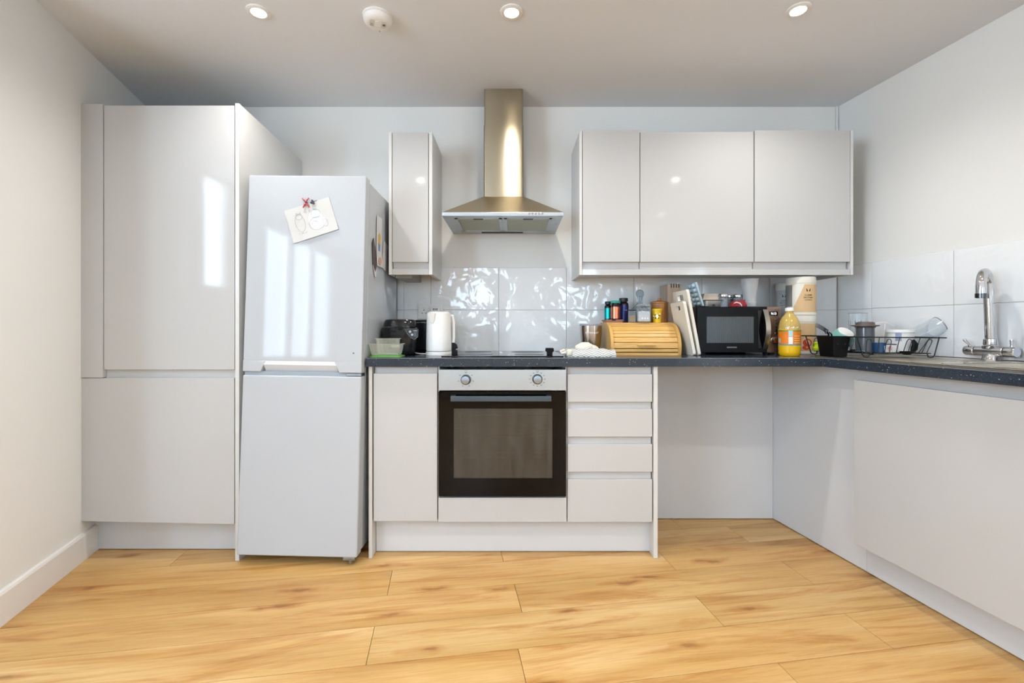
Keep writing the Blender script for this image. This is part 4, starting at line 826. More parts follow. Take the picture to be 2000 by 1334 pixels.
# ------------------------------------------------------------------ microwave
MY = 2.33; mx0, mx1 = gx(1361.5, MY), gx(1525, MY); mz0, mz1 = gz(688.5, MY), gz(599, MY)
t = thing('microwave', ((mx0 + mx1) / 2, MY, WT), 'black microwave with a bronze control panel and curved handle', 'microwave')
MBLK = mat('microwave_black', '#0b0c0e', .28, var=.3, vscale=14, spec=.18)
box('body', mat('microwave_case', '#17181a', .4), t, mx0 + .002, mx1 - .002, MY + .022, 2.665, mz0, mz1, .003, True)
px1 = gx(1498.5, MY)
dw = box('door', MBLK, t, mx0, px1 - .001, MY, MY + .021, mz0, mz1, .002, True)
link('window', bx(NB(), gx(1380, MY), gx(1472, MY), MY - .0012, MY + .002, gz(670, MY), gz(618.5, MY), .0006), mat('microwave_window', '#3e4548', .22, var=.10, vscale=30), dw, True)
b = NB()
for i in range(22): xx = gx(1383 + i * 4, MY); bx(b, xx, xx + .0008, MY - .0018, MY - .001, gz(669, MY), gz(620, MY))
link('window_screen', b, mat('screen_grey', '#656c70', .5), dw, True)
b = NB(); hxc = gx(1492, MY); pr_ = []
for i in range(13):
    u = i / 12; zz = gz(604.5, MY) + (gz(682, MY) - gz(604.5, MY)) * u; pr_.append((hxc + .004 + .0 * u, MY - .006 - .030 * math.sin(math.pi * u), zz))
L_ = [[b.verts.new((x + dx, y + dy, z)) for (dx, dy) in ((-.012, 0), (.012, 0), (.012, .007), (-.012, .007))] for (x, y, z) in pr_]
for A, B in zip(L_, L_[1:]):
    for k in range(4): b.faces.new((A[k], A[(k + 1) % 4], B[(k + 1) % 4], B[k]))
b.faces.new(L_[0]); b.faces.new(L_[-1]); link('handle', b, mat('satin_chrome', '#b4b0a8', .18, metal=1.), dw, True, True)
b = NB(); bx(b, hxc - .030, hxc - .006, MY - .001, MY + .003, gz(680, MY), gz(606, MY), .0008); link('handle_recess', b, BLACKG, dw, True)
link('brand_name', text_bm('KENWOOD', .0095, fn=lambda x, y, e: (gx(1429.5, MY) + x, MY - .0003 - e, gz(678.5, MY) + y)), mat('silver_print', '#aeb2b6', .4), dw, True)
cpm = box('control_panel', steel_mat('bronze_steel', '#8a7468', .32, (160, 3, 3), .85), t, px1, mx1, MY, MY + .021, mz0, mz1, .0015, True)
link('display', bx(NB(), gx(1502, MY), gx(1519, MY), MY - .001, MY + .001, gz(616.5, MY), gz(608.5, MY)), BLACKG, cpm, True)
link('clock_digits', text_bm('9:13', .0165, fn=lambda x, y, e: (gx(1511, MY) + x, MY - .0013 - e, gz(612.7, MY) + y)), mat('lit_digits', (.85, .93, 1), .5, emit=1.6, var=0), cpm, True)
for i in range(5):
    X, Z = gx(1515.3, MY), gz(624 + i * 6.8, MY); b = NB(); lathe(b, [(0, .004), (.005, .0035), (.0065, .0), (0, 0)], n=18, fn=lambda x, y, z: (X + x, MY - z, Z + y)); link('button', b, CHROME, cpm, True, True)
X, Z = gx(1511.5, MY), gz(665, MY); b = NB(); lathe(b, [(0, .020), (.013, .020), (.0145, .017), (.015, .004), (.018, .002), (.018, 0), (0, 0)], n=28, fn=lambda x, y, z: (X + x, MY - z, Z + y)); link('dial', b, mat('satin_chrome', '#b4b0a8', .18, metal=1.), cpm, True, True)
for (x, y) in ((mx0 + .05, MY + .05), (mx1 - .05, MY + .05), (mx0 + .05, 2.62), (mx1 - .05, 2.62)): b = NB(); lathe(b, [(0, 0), (.014, 0), (.016, mz0 - WT + .001), (0, mz0 - WT + .001)], (x, y, WT), 14); link('foot', b, RUBBER, t, True)
MT = mz1 + .0005
def onmw(px, Y): return (gx(px, Y), Y, MT)
t = thing('mess_tin', onmw(1385, 2.47), 'shallow steel tin with wire rim on the left of the microwave', 'tin')
b = NB(); superlathe(b, [(.050, 0), (.056, .006), (.058, .036), (.060, .038), (.0575, .040), (.055, .036), (.053, .008), (.0, .007)][:-1], 4); link('tin', b, mat('dull_steel', '#a8a7a3', .3, metal=1.), t, smooth=True); b = NB(); tube(b, [(-.057, -.057, .037), (.0, -.0625, .0365), (.057, -.057, .037)], .002, 6); lathe(b, [(0, 0), (.006, 0), (.006, .004), (0, .004)], n=12, fn=lambda x, y, z: (x, -.0575 - z, .010 + y)); link('rim_wire', b, RUBBER, t)
t = thing('egg_box', (gx(1385, 2.47), 2.47, MT + .0085), 'beige cardboard box lid sitting in the steel tin', 'box')
b = NB(); prism(b, [(-.044, 0), (.044, 0), (.049, .034), (.040, .066), (-.040, .066), (-.049, .034)], -.034, .034, 'y', .003); link('carton', b, mat('beige_card', '#cdbfb0', .85), t, smooth=True)
def chromejar(px, Y, r, h, label):
    t = thing('storage_jar', onmw(px, Y), label, 'jar', group='chrome lidded jars on the microwave')
    b = NB(); lathe(b, [(0, 0), (r, 0), (r, h - .020), (r - .002, h - .014), (0, h - .014)], n=24); link('jar', b, GLASSG, t, smooth=True); b = NB(); lathe(b, [(0, .003), (r - .003, .003), (r - .003, h - .024), (0, h - .024)], n=20); link('contents', b, mat('grey_contents', '#8e8f90', .5, var=.35, vscale=120), t, smooth=True)
    b = NB(); lathe(b, [(0, h - .016), (r + .002, h - .016), (r + .003, h - .013), (r + .003, h - .004), (r + .001, h), (0, h)], n=24); link('lid', b, CHROME, t, smooth=True)
chromejar(1412.5, 2.43, .0225, .071, 'clear jar with chrome lid next to the steel tin'); chromejar(1423, 2.54, .0225, .074, 'clear chrome-lidded jar half hidden between its two neighbours'); chromejar(1440, 2.50, .0245, .073, 'clear jar with chrome lid behind the red pouch')
t = thing('red_pouch', onmw(1441, 2.405), 'crumpled red pouch with a white swoosh on the microwave', 'pouch')
b = NB(); prism(b, [(-.044, .001), (.044, .001), (.040, .016), (.030, .030), (.036, .039), (.012, .037), (-.010, .036), (-.028, .030), (-.036, .016)], -.018, .018, 'y', .005); link('pouch', b, mat('red_foil', '#8e1f2b', .4, bump=.6, bscale=45), t, smooth=True)
b = NB(); tube(b, [(-.030, -.0185, .020), (-.016, -.020, .025), (.0, -.020, .020), (.010, -.0195, .008), (.012, -.019, .003)], [.001, .003, .0035, .003, .001], 6); link('swoosh', b, mat('white_print', '#e8e6e0', .5), t, smooth=True)
t = thing('plastic_cup_stack', onmw(1464, 2.47), 'tall stack of clear plastic cups on the microwave', 'cups')
b = NB(); lathe(b, [(0, 0), (.032, 0), (.034, .06), (.0435, .152), (.0448, .153), (.0448, .155), (.0428, .155), (.033, .06), (.031, .002), (0, .002)], n=32); link('outer_cup', b, FROST, t, smooth=True)
b = NB(); lathe(b, [(0, .008), (.024, .008), (.026, .135), (.023, .135), (.022, .01), (0, .01)], n=28); link('inner_cups', b, FROST, t, smooth=True)
for k in range(4): b = NB(); lathe(b, [(.0338, .006 + k * .006), (.0352, .007 + k * .006), (.0352, .009 + k * .006), (.0338, .010 + k * .006)], n=28); link('cup_rim', b, FROST, t, smooth=True)
# ------------------------------------------------------------------ protein tubs and juice
CREAM = mat('cream_plastic', '#dcd8cc', .35, var=.01); KRAFT = mat('kraft_label', '#d3b184', .6); GREYL = mat('grey_label', '#b9b8b6', .6); DKLAB = mat('slate_label', '#7d7c78', .6); INK = mat('dark_brown_ink', '#3c2c22', .7); PINK = mat('faded_pink_ink', '#c9a48c', .7); TANP = mat('tan_plain', '#cfae80', .6)
def m_emblem(bm, r, a, z, s):
    for sg in (-1, 1): prism(bm, [(sg * .0015 * s, 0), (sg * .0065 * s, 0), (sg * .0075 * s, .012 * s), (sg * .0055 * s, .010 * s)][::sg], 0, .0003, fn=lambda x, y, e: ((r + .0008 + e) * math.cos(a + x / r), (r + .0008 + e) * math.sin(a + x / r), z + y))
def ptub(loc, r, h, label, kind, ac=R(-62)):
    t = thing('protein_tub', loc, label, 'tub', group='protein powder tubs by the juice bottle')
    b = NB(); lathe(b, [(0, 0), (r * .97, 0), (r, .004), (r, .012), (r * .975, .015), (r * .975, h - .032), (0, h - .032)], n=44); bd = link('body', b, CREAM, t, smooth=True)
    b = NB(); lathe(b, [(0, h - .034), (r * .99, h - .034), (r, h - .032), (r * 1.0, h - .016), (r * .985, h - .014), (r * .985, h - .002), (r * .96, h), (0, h)], n=44); link('lid', b, CREAM, t, smooth=True)
    rb = r * .975; z0, z1 = .018, h - .040
    if kind == 'grey':
        b = NB(); cyl_patch(b, rb, z0, z1, ac - 1.0, ac + 1.0, slant=None); link('label', b, GREYL, bd, smooth=True); col = mat('slate_ink', '#4a4744', .7)
    elif kind == 'kraft':
        b = NB(); cyl_patch(b, rb, z0, z1, ac - 1.1, ac + 1.0, off=.0003); link('label', b, KRAFT, bd, smooth=True)
        b = NB(); n = 16; lo = []
        for i in range(n + 1):
            a = ac - 1.08 + .80 * i / n; lo.append((b.verts.new(((rb + .0007) * math.cos(a), (rb + .0007) * math.sin(a), z0 + .015 + (z1 - z0 - .02) * (i / n) ** 1.1)), b.verts.new(((rb + .0007) * math.cos(a), (rb + .0007) * math.sin(a), z1 + .001))))
        for p, q in zip(lo, lo[1:]): b.faces.new((p[0], q[0], q[1], p[1]))
        link('cream_band', b, CREAM, bd, smooth=True); b = NB(); cyl_patch(b, rb, z0 + .03, z1, ac - 2.0, ac - 1.09, off=.0005); link('nutrition_panel', b, DKLAB, bd, smooth=True); col = INK
    else:
        b = NB(); cyl_patch(b, rb, z0, z1, ac - 1.2, ac + 1.2); link('label', b, KRAFT, bd, smooth=True); col = INK
    if kind in ('grey', 'kraft'):
        b = NB(); m_emblem(b, rb, ac, z0 + .108, 1.35); link('emblem', b, mat('black_print', '#1c1a14', .6), bd)
        for (s, sz, zz) in (('CLEAR', .0125, .088), ('PROTEIN', .0115, .075), ('superblend', .0085, .064)): link('lettering', text_bm(s, sz, fn=cyl_wrap(rb, ac, z0 + zz, .0009)), col, bd)
        b = NB()
        for k in range(3): bx(b, -.018, .018, 0, .0025, 0, .0002, fn=lambda x, y, e: ((rb + .0008 + e) * math.cos(ac + x / rb), (rb + .0008 + e) * math.sin(ac + x / rb), z0 + .044 - k * .007 + y))
        link('small_print', b, PINK if kind == 'kraft' else DKLAB, bd)
    else:
        def flat(bm, pts, off): prism(bm, pts, 0, .0002, fn=lambda x, y, e: ((rb + off + e) * math.cos(ac - .12 + x / rb), (rb + off + e) * math.sin(ac - .12 + x / rb), .052 + y))
        b = NB(); flat(b, arc(0, 0, .028, 0, 360, 24, .034)[:-1], .0006); link('fruit_rind', b, mat('pale_peach', '#e0bd94', .6), bd)
        b = NB(); flat(b, arc(.003, .010, .022, 0, 360, 20, .020)[:-1], .0010); flat(b, arc(-.004, -.016, .017, 0, 360, 20, .013)[:-1], .0010); link('fruit_flesh', b, mat('grapefruit_red', '#c4452f', .5), bd)
    return t
RX, RY, RR = gx(1565, 2.44), 2.445, .0712
ptub((RX, RY, WT), RR, .203, 'lower tan protein tub with a red grapefruit picture behind the dish rack', 'fruit', R(-92))
ptub((RX, RY, WT + .2035), RR, .203, 'upper cream and tan protein tub touching the wall cupboard, printed CLEAR PROTEIN', 'kraft', R(-93))
LX, LY = gx(1540, 2.6), 2.60
ptub((LX, LY, WT), .066, .185, 'white lower tub behind the juice bottle and microwave', 'plain' if False else 'grey', R(-108))
ptub((LX, LY, WT + .1855), .066, .205, 'grey labelled protein tub on top, between microwave and tan tub', 'grey', R(-140))
JX, JY = 1.381, 2.268; t = thing('juice_bottle', (JX, JY, WT), 'large bottle of yellow squash with orange label beside the microwave', 'bottle')
JUICE = glass_mat('yellow_squash', (.98, .78, .06), .82, .06, .7); CLR = glass_mat('yellowish_plastic', (.93, .86, .60), .55, .08, .7)
b = NB(); r = .0485; lathe(b, [(0, .004), (.030, 0), (.042, .001), (r, .012), (r * .985, .022), (r, .032), (r, .052), (0, .052)], n=36); link('juice_base', b, mat('yellow_juice', '#e6b312', .15, spec=.6), t, smooth=True)
b = NB(); lathe(b, [(r, .052), (r, .128), (r * .97, .150), (r * .86, .172), (r * .66, .192), (r * .42, .206), (.0165, .214), (.0155, .226), (0, .226)], n=36); link('bottle', b, mat('tinted_bottle', '#b79b52', .15, spec=.6), t, smooth=True)
b = NB(); lathe(b, [(0, .222), (.0185, .222), (.0195, .225), (.0195, .235), (.018, .238), (0, .238)], n=28); link('cap', b, WHITEP, t, smooth=True)
b = NB(); cyl_patch(b, r, .054, .132, 0, 2 * math.pi, n=36); lb = link('label', b, mat('orange_label', '#dd7a1a', .45, var=.15, vscale=40), t, smooth=True)
for (nm, z0, z1, a0, a1, mm) in (('blue_band', .054, .059, 0, 6.28, mat('blue_print', '#4a93b5', .5)), ('green_band', .121, .128, 0, 6.28, mat('green_print', '#6f8b34', .5)), ('yellow_band', .128, .132, 0, 6.28, mat('yellow_print', '#e0a418', .5)), ('white_panel', .060, .095, R(-126), R(-104), mat('white_print', '#e8e6e0', .5)), ('blue_panel', .097, .126, R(-126), R(-104), mat('pale_blue_print', '#a9cfd8', .5)), ('barcode', .066, .088, R(-192), R(-170), mat('grey_label', '#b9b8b6', .6))):
    b = NB(); cyl_patch(b, r, z0, z1, a0, a1, off=.0008, n=24); link(nm, b, mm, lb, smooth=True)
b = NB()
for k in range(4): cyl_patch(b, r, .064 + k * .011, .068 + k * .011, R(-98), R(-60), off=.0008, n=8)
link('print_lines', b, mat('pale_orange_print', '#efb86a', .5), lb)
b = NB(); 
for k in range(9): a = R(-140 + k * 8); bx(b, -.002, .002, 0, .004 + .003 * (k % 3), 0, .0003, fn=lambda x, y, e: ((r * .99 + .0012 + e) * math.cos(a + x / r), (r * .99 + .0012 + e) * math.sin(a + x / r), .136 + y))
link('embossed_marks', b, mat('white_print', '#e8e6e0', .5), t)
# ------------------------------------------------------------------ sink, drainer and tap
t = thing('sink', rr_(.35, .3, WT), 'inset stainless steel sink with ribbed drainer on the right run', 'sink')
b = NB(); zs = WT + .0003; ze = WT + .0035
S0, S1, T0, T1 = .05, .574, -.10, .86
def rplate(a, c, s0, s1, z0=zs, z1=ze): bx(b, a, c, s0, s1, z0, z1, fn=rr_)
rplate(T0, HB[0], S0, S1); rplate(HB[0], HB[1], S0, HB[2]); rplate(HB[0], HB[1], HB[3], S1); rplate(HB[1], T1, S0, S1); link('top_plate', b, SINKS, t, True)
b = NB(); q = .006
for (a, c, s0, s1) in ((T0, T1, S0, S0 + q), (T0, T1, S1 - q, S1), (T0, T0 + q, S0, S1), (T1 - q, T1, S0, S1)): bx(b, a, c, s0, s1, ze, ze + .0035, .0015, fn=rr_)
link('raised_rim', b, mat('rim_steel', '#b8a98c', .2, metal=1.), t, True, True)
for k in range(7): b = NB(); sp_ = .12 + k * .05; bx(b, -.02, .34, sp_, sp_ + .012, ze, ze + .001, .0004, fn=rr_); link('drainer_rib', b, SINKS, t, True, True)
b = NB(); g = .0015
for (a, c, s0, s1, z0, z1) in ((HB[0], HB[1], HB[2], HB[3], .775, .778), (HB[0], HB[0] + g, HB[2], HB[3], .778, ze), (HB[1] - g, HB[1], HB[2], HB[3], .778, ze), (HB[0], HB[1], HB[2], HB[2] + g, .778, ze), (HB[0], HB[1], HB[3] - g, HB[3], .778, ze)): bx(b, a, c, s0, s1, z0, z1, fn=rr_)
link('bowl', b, SINKS, t, True)
b = NB(); tube(b, [rr_(a_, s_, ze + .001) for a_, s_ in rrect(HB[0], HB[1], HB[2], HB[3], .02)], .003, 8, closed=True); link('bowl_rim', b, CHROME, t, True, True)
tp = rr_(.215, .515, 0); TPX, TPY = 2.000, 1.905
ZP = ze + .0002
t = thing('kitchen_tap', (TPX, TPY, ZP), 'chrome two-lever mixer tap with a tall swan-neck spout', 'tap')
ax = RD.copy()
b = NB(); lathe(b, [(0, 0), (.030, 0), (.031, .004), (.027, .008), (.024, .026), (0, .026)], n=32); link('base', b, CHROME, t, smooth=True)
b = NB(); c0 = Vector((0, 0, .038)); tube(b, [c0 - ax * .050, c0 - ax * .046, c0 + ax * .046, c0 + ax * .050], [.0195, .021, .021, .0195], 28); bd = link('body', b, CHROME, t, smooth=True)
for sg in (-1, 1):
    b = NB(); tube(b, [c0 + ax * sg * .052, c0 + ax * sg * .055, c0 + ax * sg * .084, c0 + ax * sg * .089], [.0190, .0215, .0215, .0195], 28); hv = link('valve_handle', b, CHROME, t, smooth=True)
    p0 = c0 + ax * sg * .071 + Vector((0, 0, .018)); p1 = p0 + (Vector((0, 0, .032)) if sg > 0 else Vector((-.020, .010, .030)))
    b = NB(); tube(b, [p0, p0 + (p1 - p0) * .3, p1 - (p1 - p0) * .12, p1], [.0055, .0045, .0062, .0055], 12); link('lever', b, CHROME, hv, smooth=True)
b = NB(); lathe(b, [(0, .05), (.026, .05), (.0265, .060), (.022, .064), (.0235, .068), (.022, .088), (.016, .092), (0, .092)], n=28); link('spout_collar', b, CHROME, t, smooth=True)
sd = Vector((-.86, -.51, 0)).normalized(); pth = [Vector((0, 0, .085)), Vector((-.002, 0, .15)), Vector((-.004, 0, .21)), Vector((-.006, .0, .26))]; rc = .050
for i in range(1, 13):
    a = R(180 - 15.5 * i); pth.append(Vector((-.006, 0, .30)) + sd * (rc + rc * math.cos(a)) + Vector((0, 0, rc * 1.3 * math.sin(a))))
pth.append(pth[-1] + Vector((0, 0, -.030)) + sd * .002)
b = NB(); tube(b, pth, [.0175] * 4 + [.0165] * 12 + [.0165], 24, cap=True); link('spout', b, CHROME, t, smooth=True)
b = NB(); e_ = pth[-1]; tube(b, [e_ + Vector((0, 0, .012)), e_ + Vector((0, 0, -.006))], .0178, 24); lathe(b, [(0, 0), (.0135, 0), (.0135, -.001), (0, -.001)], (e_.x, e_.y, e_.z - .0062), 20); link('aerator', b, mat('dark_chrome', '#55585b', .15, metal=1.), t, smooth=True)
t = thing('washing_up_bowl', (2.072, 1.70, WT + .0045), 'pale translucent plastic tray propped against the tiles behind the tap', 'tray', rot=(0, R(5), R(9.4)))
b = NB(); prism(b, rrect(-.17, .13, 0, .165, .05, 8), -.005, .005, 'x', .002); link('tray', b, mat('pale_lilac_plastic', '#d5d6dd', .35), t, smooth=True); b = NB(); tube(b, [(-.006, p[0], p[1]) for p in rrect(-.165, .125, .005, .16, .046, 8)], .003, 6, closed=True); link('rolled_edge', b, mat('pale_lilac_plastic', '#d5d6dd', .35), t, smooth=True)
# ------------------------------------------------------------------ dish rack and washing-up
WIRE = mat('black_wire', '#141516', .35)
RA = Vector((1.525, 2.315, 0)); RB = Vector((1.600, 2.07, 0)); e1 = (RB - RA); e2 = Vector((.285, -.030, 0))
zf = ze + .0005; ZBASE = zf + .020; ZRIM = 1.031
def rk(u, v, z): p = RA + e1 * u + e2 * v; return Vector((p.x, p.y, z))
t = thing('dish_rack', (RA.x, RA.y, zf), 'black wire dish rack standing on the drainer', 'dish rack')
def wire(name, pts, r=.0022, closed=False, parent=None): return link(name, tube(NB(), pts, r, 6, closed=closed), WIRE, parent or t, True, True)
wire('top_rim', [rk(-.06, -.19, ZRIM), rk(1.06, -.04, ZRIM - .002), rk(1.06, 1.13, ZRIM - .004), rk(-.06, 1.13, ZRIM - .002)], .0030, True)
wire('base_frame', [rk(.02, .02, ZBASE), rk(.98, .02, ZBASE), rk(.98, .98, ZBASE), rk(.02, .98, ZBASE)], .0026, True)
for v in (.17, .33, .5, .67, .83): wire('base_wire', [rk(.02, v, ZBASE), rk(.98, v, ZBASE)], .0016)
for u in (.0, 1.0):
    for v, k in ((.0, -.12), (1.0, .10)):
        sg = 1 if v == 0 else -1
        wire('leg', [rk(u, v + k * .9, ZRIM), rk(u, v + k * .2, zf + .012), rk(u, v + k * .1 + sg * .01, zf + .004), rk(u, v + sg * .04, zf + .0026), rk(u, v + sg * .07, zf + .004), rk(u, v + sg * .085, ZBASE)], .0026)
for side, u in ((0, 0.0), (1, 1.0)):
    for i in range(7):
        v = .06 + i * .135; sh = .10 * (v - .2)
        if i % 2: wire('upright', [rk(u, v, ZBASE), rk(u, v + sh + .03, ZRIM - .003)], .0017)
        else:
            a_, b_ = v - .035, v + .035; wire('plate_loop', [rk(u, a_, ZBASE), rk(u, a_ + sh * .8 + .02, ZRIM - .026)] + [rk(u, (a_ + b_) / 2 + sh * .9 + .025 - .035 * math.cos(R(x_)), ZRIM - .026 + .016 * math.sin(R(x_))) for x_ in (30, 60, 90, 120, 150)] + [rk(u, b_ + sh * .8 + .02, ZRIM - .026), rk(u, b_, ZBASE)], .0017)
for v in (-.1, 1.1):
    for u in (.3, .55, .8): wire('upright', [rk(u, min(.98, max(.02, v)), ZBASE), rk(u, v + (.05 if v > 0 else -.05), ZRIM - .003)], .0017)
# cutlery caddy
cc = Vector((1.505, 2.135, ze + .001)); t = thing('cutlery_caddy', cc, 'black plastic cutlery caddy hooked on the front left of the dish rack', 'caddy', rot=(0, 0, R(10)))
b = NB(); w0, w1, h_ = .036, .046, .093; vs = []
def fr4(w, z): return [b.verts.new((sx_ * w, sy_ * w, z)) for sx_, sy_ in ((-1, -1), (1, -1), (1, 1), (-1, 1))]
L4 = [fr4(w0, 0), fr4(w1, h_), fr4(w1 + .002, h_), fr4(w1 + .002, h_ + .003), fr4(w1 - .003, h_ + .003), fr4(w0 - .003, .004)]
for A, B in zip(L4, L4[1:]):
    for k in range(4): b.faces.new((A[k], A[(k + 1) % 4], B[(k + 1) % 4], B[k]))
b.faces.new(L4[0]); b.faces.new(L4[-1]); link('caddy', b, BLACKP, t)
b = NB()
for k in (-1, 1): lathe(b, [(0, 0), (.004, 0), (.004, .002), (0, .002)], n=10, fn=lambda x, y, z: (k * .02 + x, -.0425 - z, .06 + y))
link('drain_hole', b, RUBBER, t)
t = thing('fork', (cc.x, cc.y, cc.z + .006), 'metal fork leaning out of the cutlery caddy', 'fork')
b = NB(); tube(b, [(-.005, .0, 0), (-.012, .0, .06), (-.022, .0, .100), (-.030, 0, .112)], [.003, .0035, .004, .006], 8); link('handle', b, CHROME, t, smooth=True)
b = NB()
for k in range(4): yy = -.0075 + k * .005; tube(b, [(-.028, -.3 * yy, .110 + yy), (-.045, -.3 * yy, .124 + yy), (-.070, -.3 * yy, .137 + yy), (-.082, -.3 * yy, .141 + yy)], [.0020, .0017, .0014, .0008], 6)
bx(b, -.038, -.024, -.003, .003, .102, .122, .002); link('tines', b, mat('dark_chrome', '#55585b', .15, metal=1.), t, smooth=True)
t = thing('teaspoon', (cc.x + .008, cc.y + .010, cc.z + .006), 'thin metal spoon handle in the cutlery caddy', 'spoon')
b = NB(); tube(b, [(0, 0, 0), (.004, .0, .06), (-.010, .0, .100), (-.020, 0, .108)], [.002, .003, .0035, .0035], 8); link('handle', b, CHROME, t, smooth=True); b = NB(); lathe(b, [(0, -.003), (.008, -.001), (.009, 0), (0, .001)], (-.026, 0, .109), 12); link('bowl', b, CHROME, t, smooth=True)
LIME = mat('lime_sponge', '#bcd012', .8, var=.1, bump=.3, bscale=150)
for (px_, Y_, lab) in ((597, 2.275, 'left lime green scourer in the dish rack beside the tubs'), (607, 2.235, 'right lime green scourer between wire rack and cutlery caddy')):
    X = (px_) * Y_ / F; t = thing('scourer', (X, Y_, ZBASE + .003), lab, 'scourer', group='lime green scourers in the rack')
    b = NB(); lathe(b, [(0, 0), (.021, 0), (.0215, .012), (.017, .018), (.015, .030), (.017, .037), (.012, .041), (0, .041)], n=18); link('sponge', b, LIME, t, smooth=True); b = NB(); lathe(b, [(.0205, .004), (.0222, .005), (.0222, .009), (.0205, .010)], n=18); link('scrubbing_band', b, mat('dark_lime', '#93a80c', .8), t, smooth=True)
MINT = mat('mint_ceramic', '#7fb7ad', .3)
t = thing('mint_bowl', (gx(1648, 2.25), 2.25, 1.036), 'upturned mint green bowl with white base in the dish rack', 'bowl', rot=(R(38), R(8), 0))
b = NB(); lathe(b, [(.048, -.040), (.050, -.040), (.047, -.012), (.040, .010), (.036, .018), (.034, .018), (.038, .008), (.045, -.012), (.048, -.040)], n=36); link('bowl', b, MINT, t, smooth=True)
b = NB(); lathe(b, [(0, .0175), (.0355, .0175), (.0355, .020), (.033, .0215), (0, .020)], n=36); link('white_base', b, mat('white_ceramic', '#e4e4e0', .3), t, smooth=True)
def tumbler(name, loc, r0, r1, h, label, m=GLASS, rot=(0, 0, 0), n=28, rib=False):
    t = thing(name, loc, label, 'glass', rot=rot); b = NB()
    lathe(b, [(0, 0), (r0, 0), (r0 + .0005, .003), (r1, h), (r1 - .0022, h), (r0 - .002, .008), (0, .007)], n=n); link('glass', b, m, t, smooth=True)
    b = NB(); lathe(b, [(r1 - .0024, h - .001), (r1 + .0004, h - .001), (r1 + .0004, h + .0012), (r1 - .0024, h + .0012), (r1 - .0024, h - .001)], n=n); lathe(b, [(r0 - .002, .0), (r0 + .0008, .0), (r0 + .0008, .004), (r0 - .002, .004), (r0 - .002, .0)], n=n); link('thick_rim', b, mat('glass_edge', '#737c80', .1, spec=.9), t, smooth=True)
    if rib:
        b = NB()
        for k in range(10): a = 2 * math.pi * k / 10; tube(b, [((r0 - .001) * math.cos(a), (r0 - .001) * math.sin(a), .02), ((r1 - .001) * math.cos(a), (r1 - .001) * math.sin(a), h * .8)], .0011, 5)
        link('facet', b, mat('glass_edge', '#737c80', .1, spec=.9), t)
    return t
tumbler('drinking_glass', (gx(1676, 2.285), 2.285, ZBASE + .003), .036, .0395, .186, 'tall clear ribbed glass standing behind the coffee press', rib=True)
# coffee press
CPX, CPY = gx(1689.5, 2.135), 2.135
t = thing('coffee_press', (CPX, CPY, ZBASE + .003), 'dark grey coffee press plunger tube standing upside down in the rack', 'coffee press')
SMOKE = mat('smoky_plastic', '#4c525a', .12, spec=.7, var=.08)
b = NB(); lathe(b, [(0, 0), (.040, 0), (.041, .003), (.0365, .006), (.0365, .118), (0, .118)], n=40); link('tube', b, SMOKE, t, smooth=True)
b = NB(); lathe(b, [(0, .112), (.038, .112), (.042, .118), (.054, .120), (.0545, .123), (.054, .125), (.038, .126), (.036, .137), (.033, .139), (0, .139)], n=6 * 8); link('flange', b, mat('brown_grey_plastic', '#5d524c', .4), t, smooth=True)
b = NB(); lathe(b, [(0, .1392), (.029, .1392), (.029, .1402), (0, .1402)], n=28); link('rubber_seal', b, RUBBER, t)
t = thing('plastic_box', (gx(1726, 2.22), 2.23, ZBASE + .003), 'cloudy plastic box leaning in the rack behind the coffee press', 'container', rot=(R(-4), R(14), R(18)))
b = NB(); bx(b, -.042, .042, -.028, .028, 0, .138, .012, 4); link('box', b, FROST, t, smooth=True); b = NB(); tube(b, [(-.044, -.030, .004), (-.044, -.030, .125)], .0016, 6); link('moulded_edge', b, WHITEP, t)
t = thing('white_pot', (gx(1760, 2.12), 2.125, ZBASE + .003), 'white straight-sided plastic pot in the dish rack', 'pot')
b = NB(); lathe(b, [(0, 0), (.046, 0), (.048, .004), (.051, .090), (.055, .091), (.055, .103), (.053, .104), (.049, .100), (.046, .006), (0, .005)], n=40); link('pot', b, WHITEP, t, smooth=True)
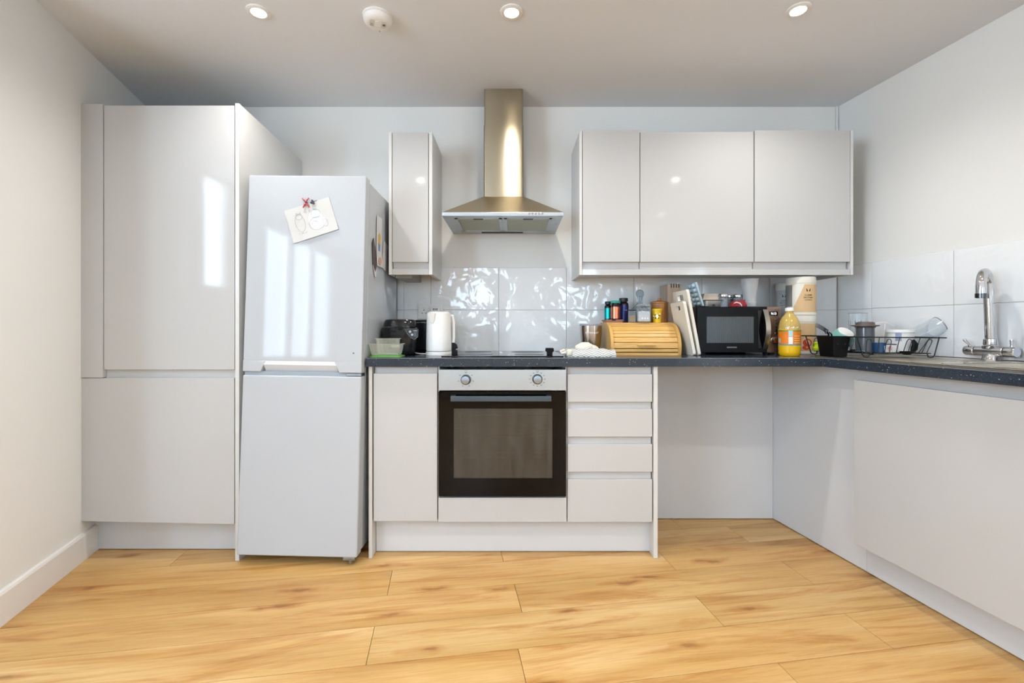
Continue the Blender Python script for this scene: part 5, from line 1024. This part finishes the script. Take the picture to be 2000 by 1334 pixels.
b = NB(); cyl_patch(b, .0505, .052, .088, R(-150), R(-125), off=.001, n=8); link('blue_sticker', b, mat('dusty_blue', '#8d99b5', .6), t, smooth=True)
tg = tumbler('glass_tumbler', (gx(1768, 2.18), 2.20, 1.000), .040, .042, .17, 'large clear glass lying tilted across the dish rack')
tg.rotation_euler = (R(18), R(58), 0)
t = thing('navy_cup', (gx(1717, 2.085) , 2.085, ZBASE + .003), 'small navy blue cup low in the rack right of the coffee press', 'cup')
b = NB(); lathe(b, [(0, 0), (.020, 0), (.022, .003), (.025, .044), (.0235, .044), (.020, .005), (0, .005)], n=28); link('cup', b, mat('navy_glaze', '#234a70', .2), t, smooth=True); b = NB(); cyl_patch(b, .0228, .008, .034, R(-80), R(-50), off=.0012, n=6); link('pale_stripe', b, mat('pale_blue_print', '#a9cfd8', .5), t, smooth=True)
t = thing('small_tub', (gx(1739, 2.075), 2.083, ZBASE + .003), 'small white box with a red star in front of the white pot', 'box')
b = NB(); bx(b, -.026, .026, -.012, .012, 0, .036, .003); link('box', b, WHITEP, t, smooth=True)
b = NB()
for k in range(4): a = R(45 * k + 10); tube(b, [(-.006 - .012 * math.cos(a), -.0125, .019 - .012 * math.sin(a)), (-.006 + .012 * math.cos(a), -.0125, .019 + .012 * math.sin(a))], .0011, 5)
link('red_star', b, mat('red_print', '#b3333a', .6), t); b = NB(); bx(b, -.0262, .0262, -.0122, .0122, .0345, .039, .001); link('grey_lid', b, mat('slate_lid', '#4c525a', .5), t)
t = thing('ladle', (gx(1776, 2.045), 2.052, ZBASE - .004), 'black plastic serving spoon resting low at the front of the rack', 'spoon')
b = NB(); lathe(b, [(.0, -.013), (.016, -.011), (.028, -.004), (.034, .004), (.032, .004), (.026, -.002), (.014, -.008), (0, -.010)], (-.004, 0, .010), 24, sy=.45); link('spoon_bowl', b, BLACKP, t, smooth=True)
b = NB(); tube(b, [(.018, .0, .012), (.026, -.004, .026), (.030, -.006, .045), (.022, -.002, .066)], [.009, .016, .015, .006], 10, fn=lambda x, y, z: (x, y * .5, z)); link('handle', b, BLACKP, t, smooth=True)
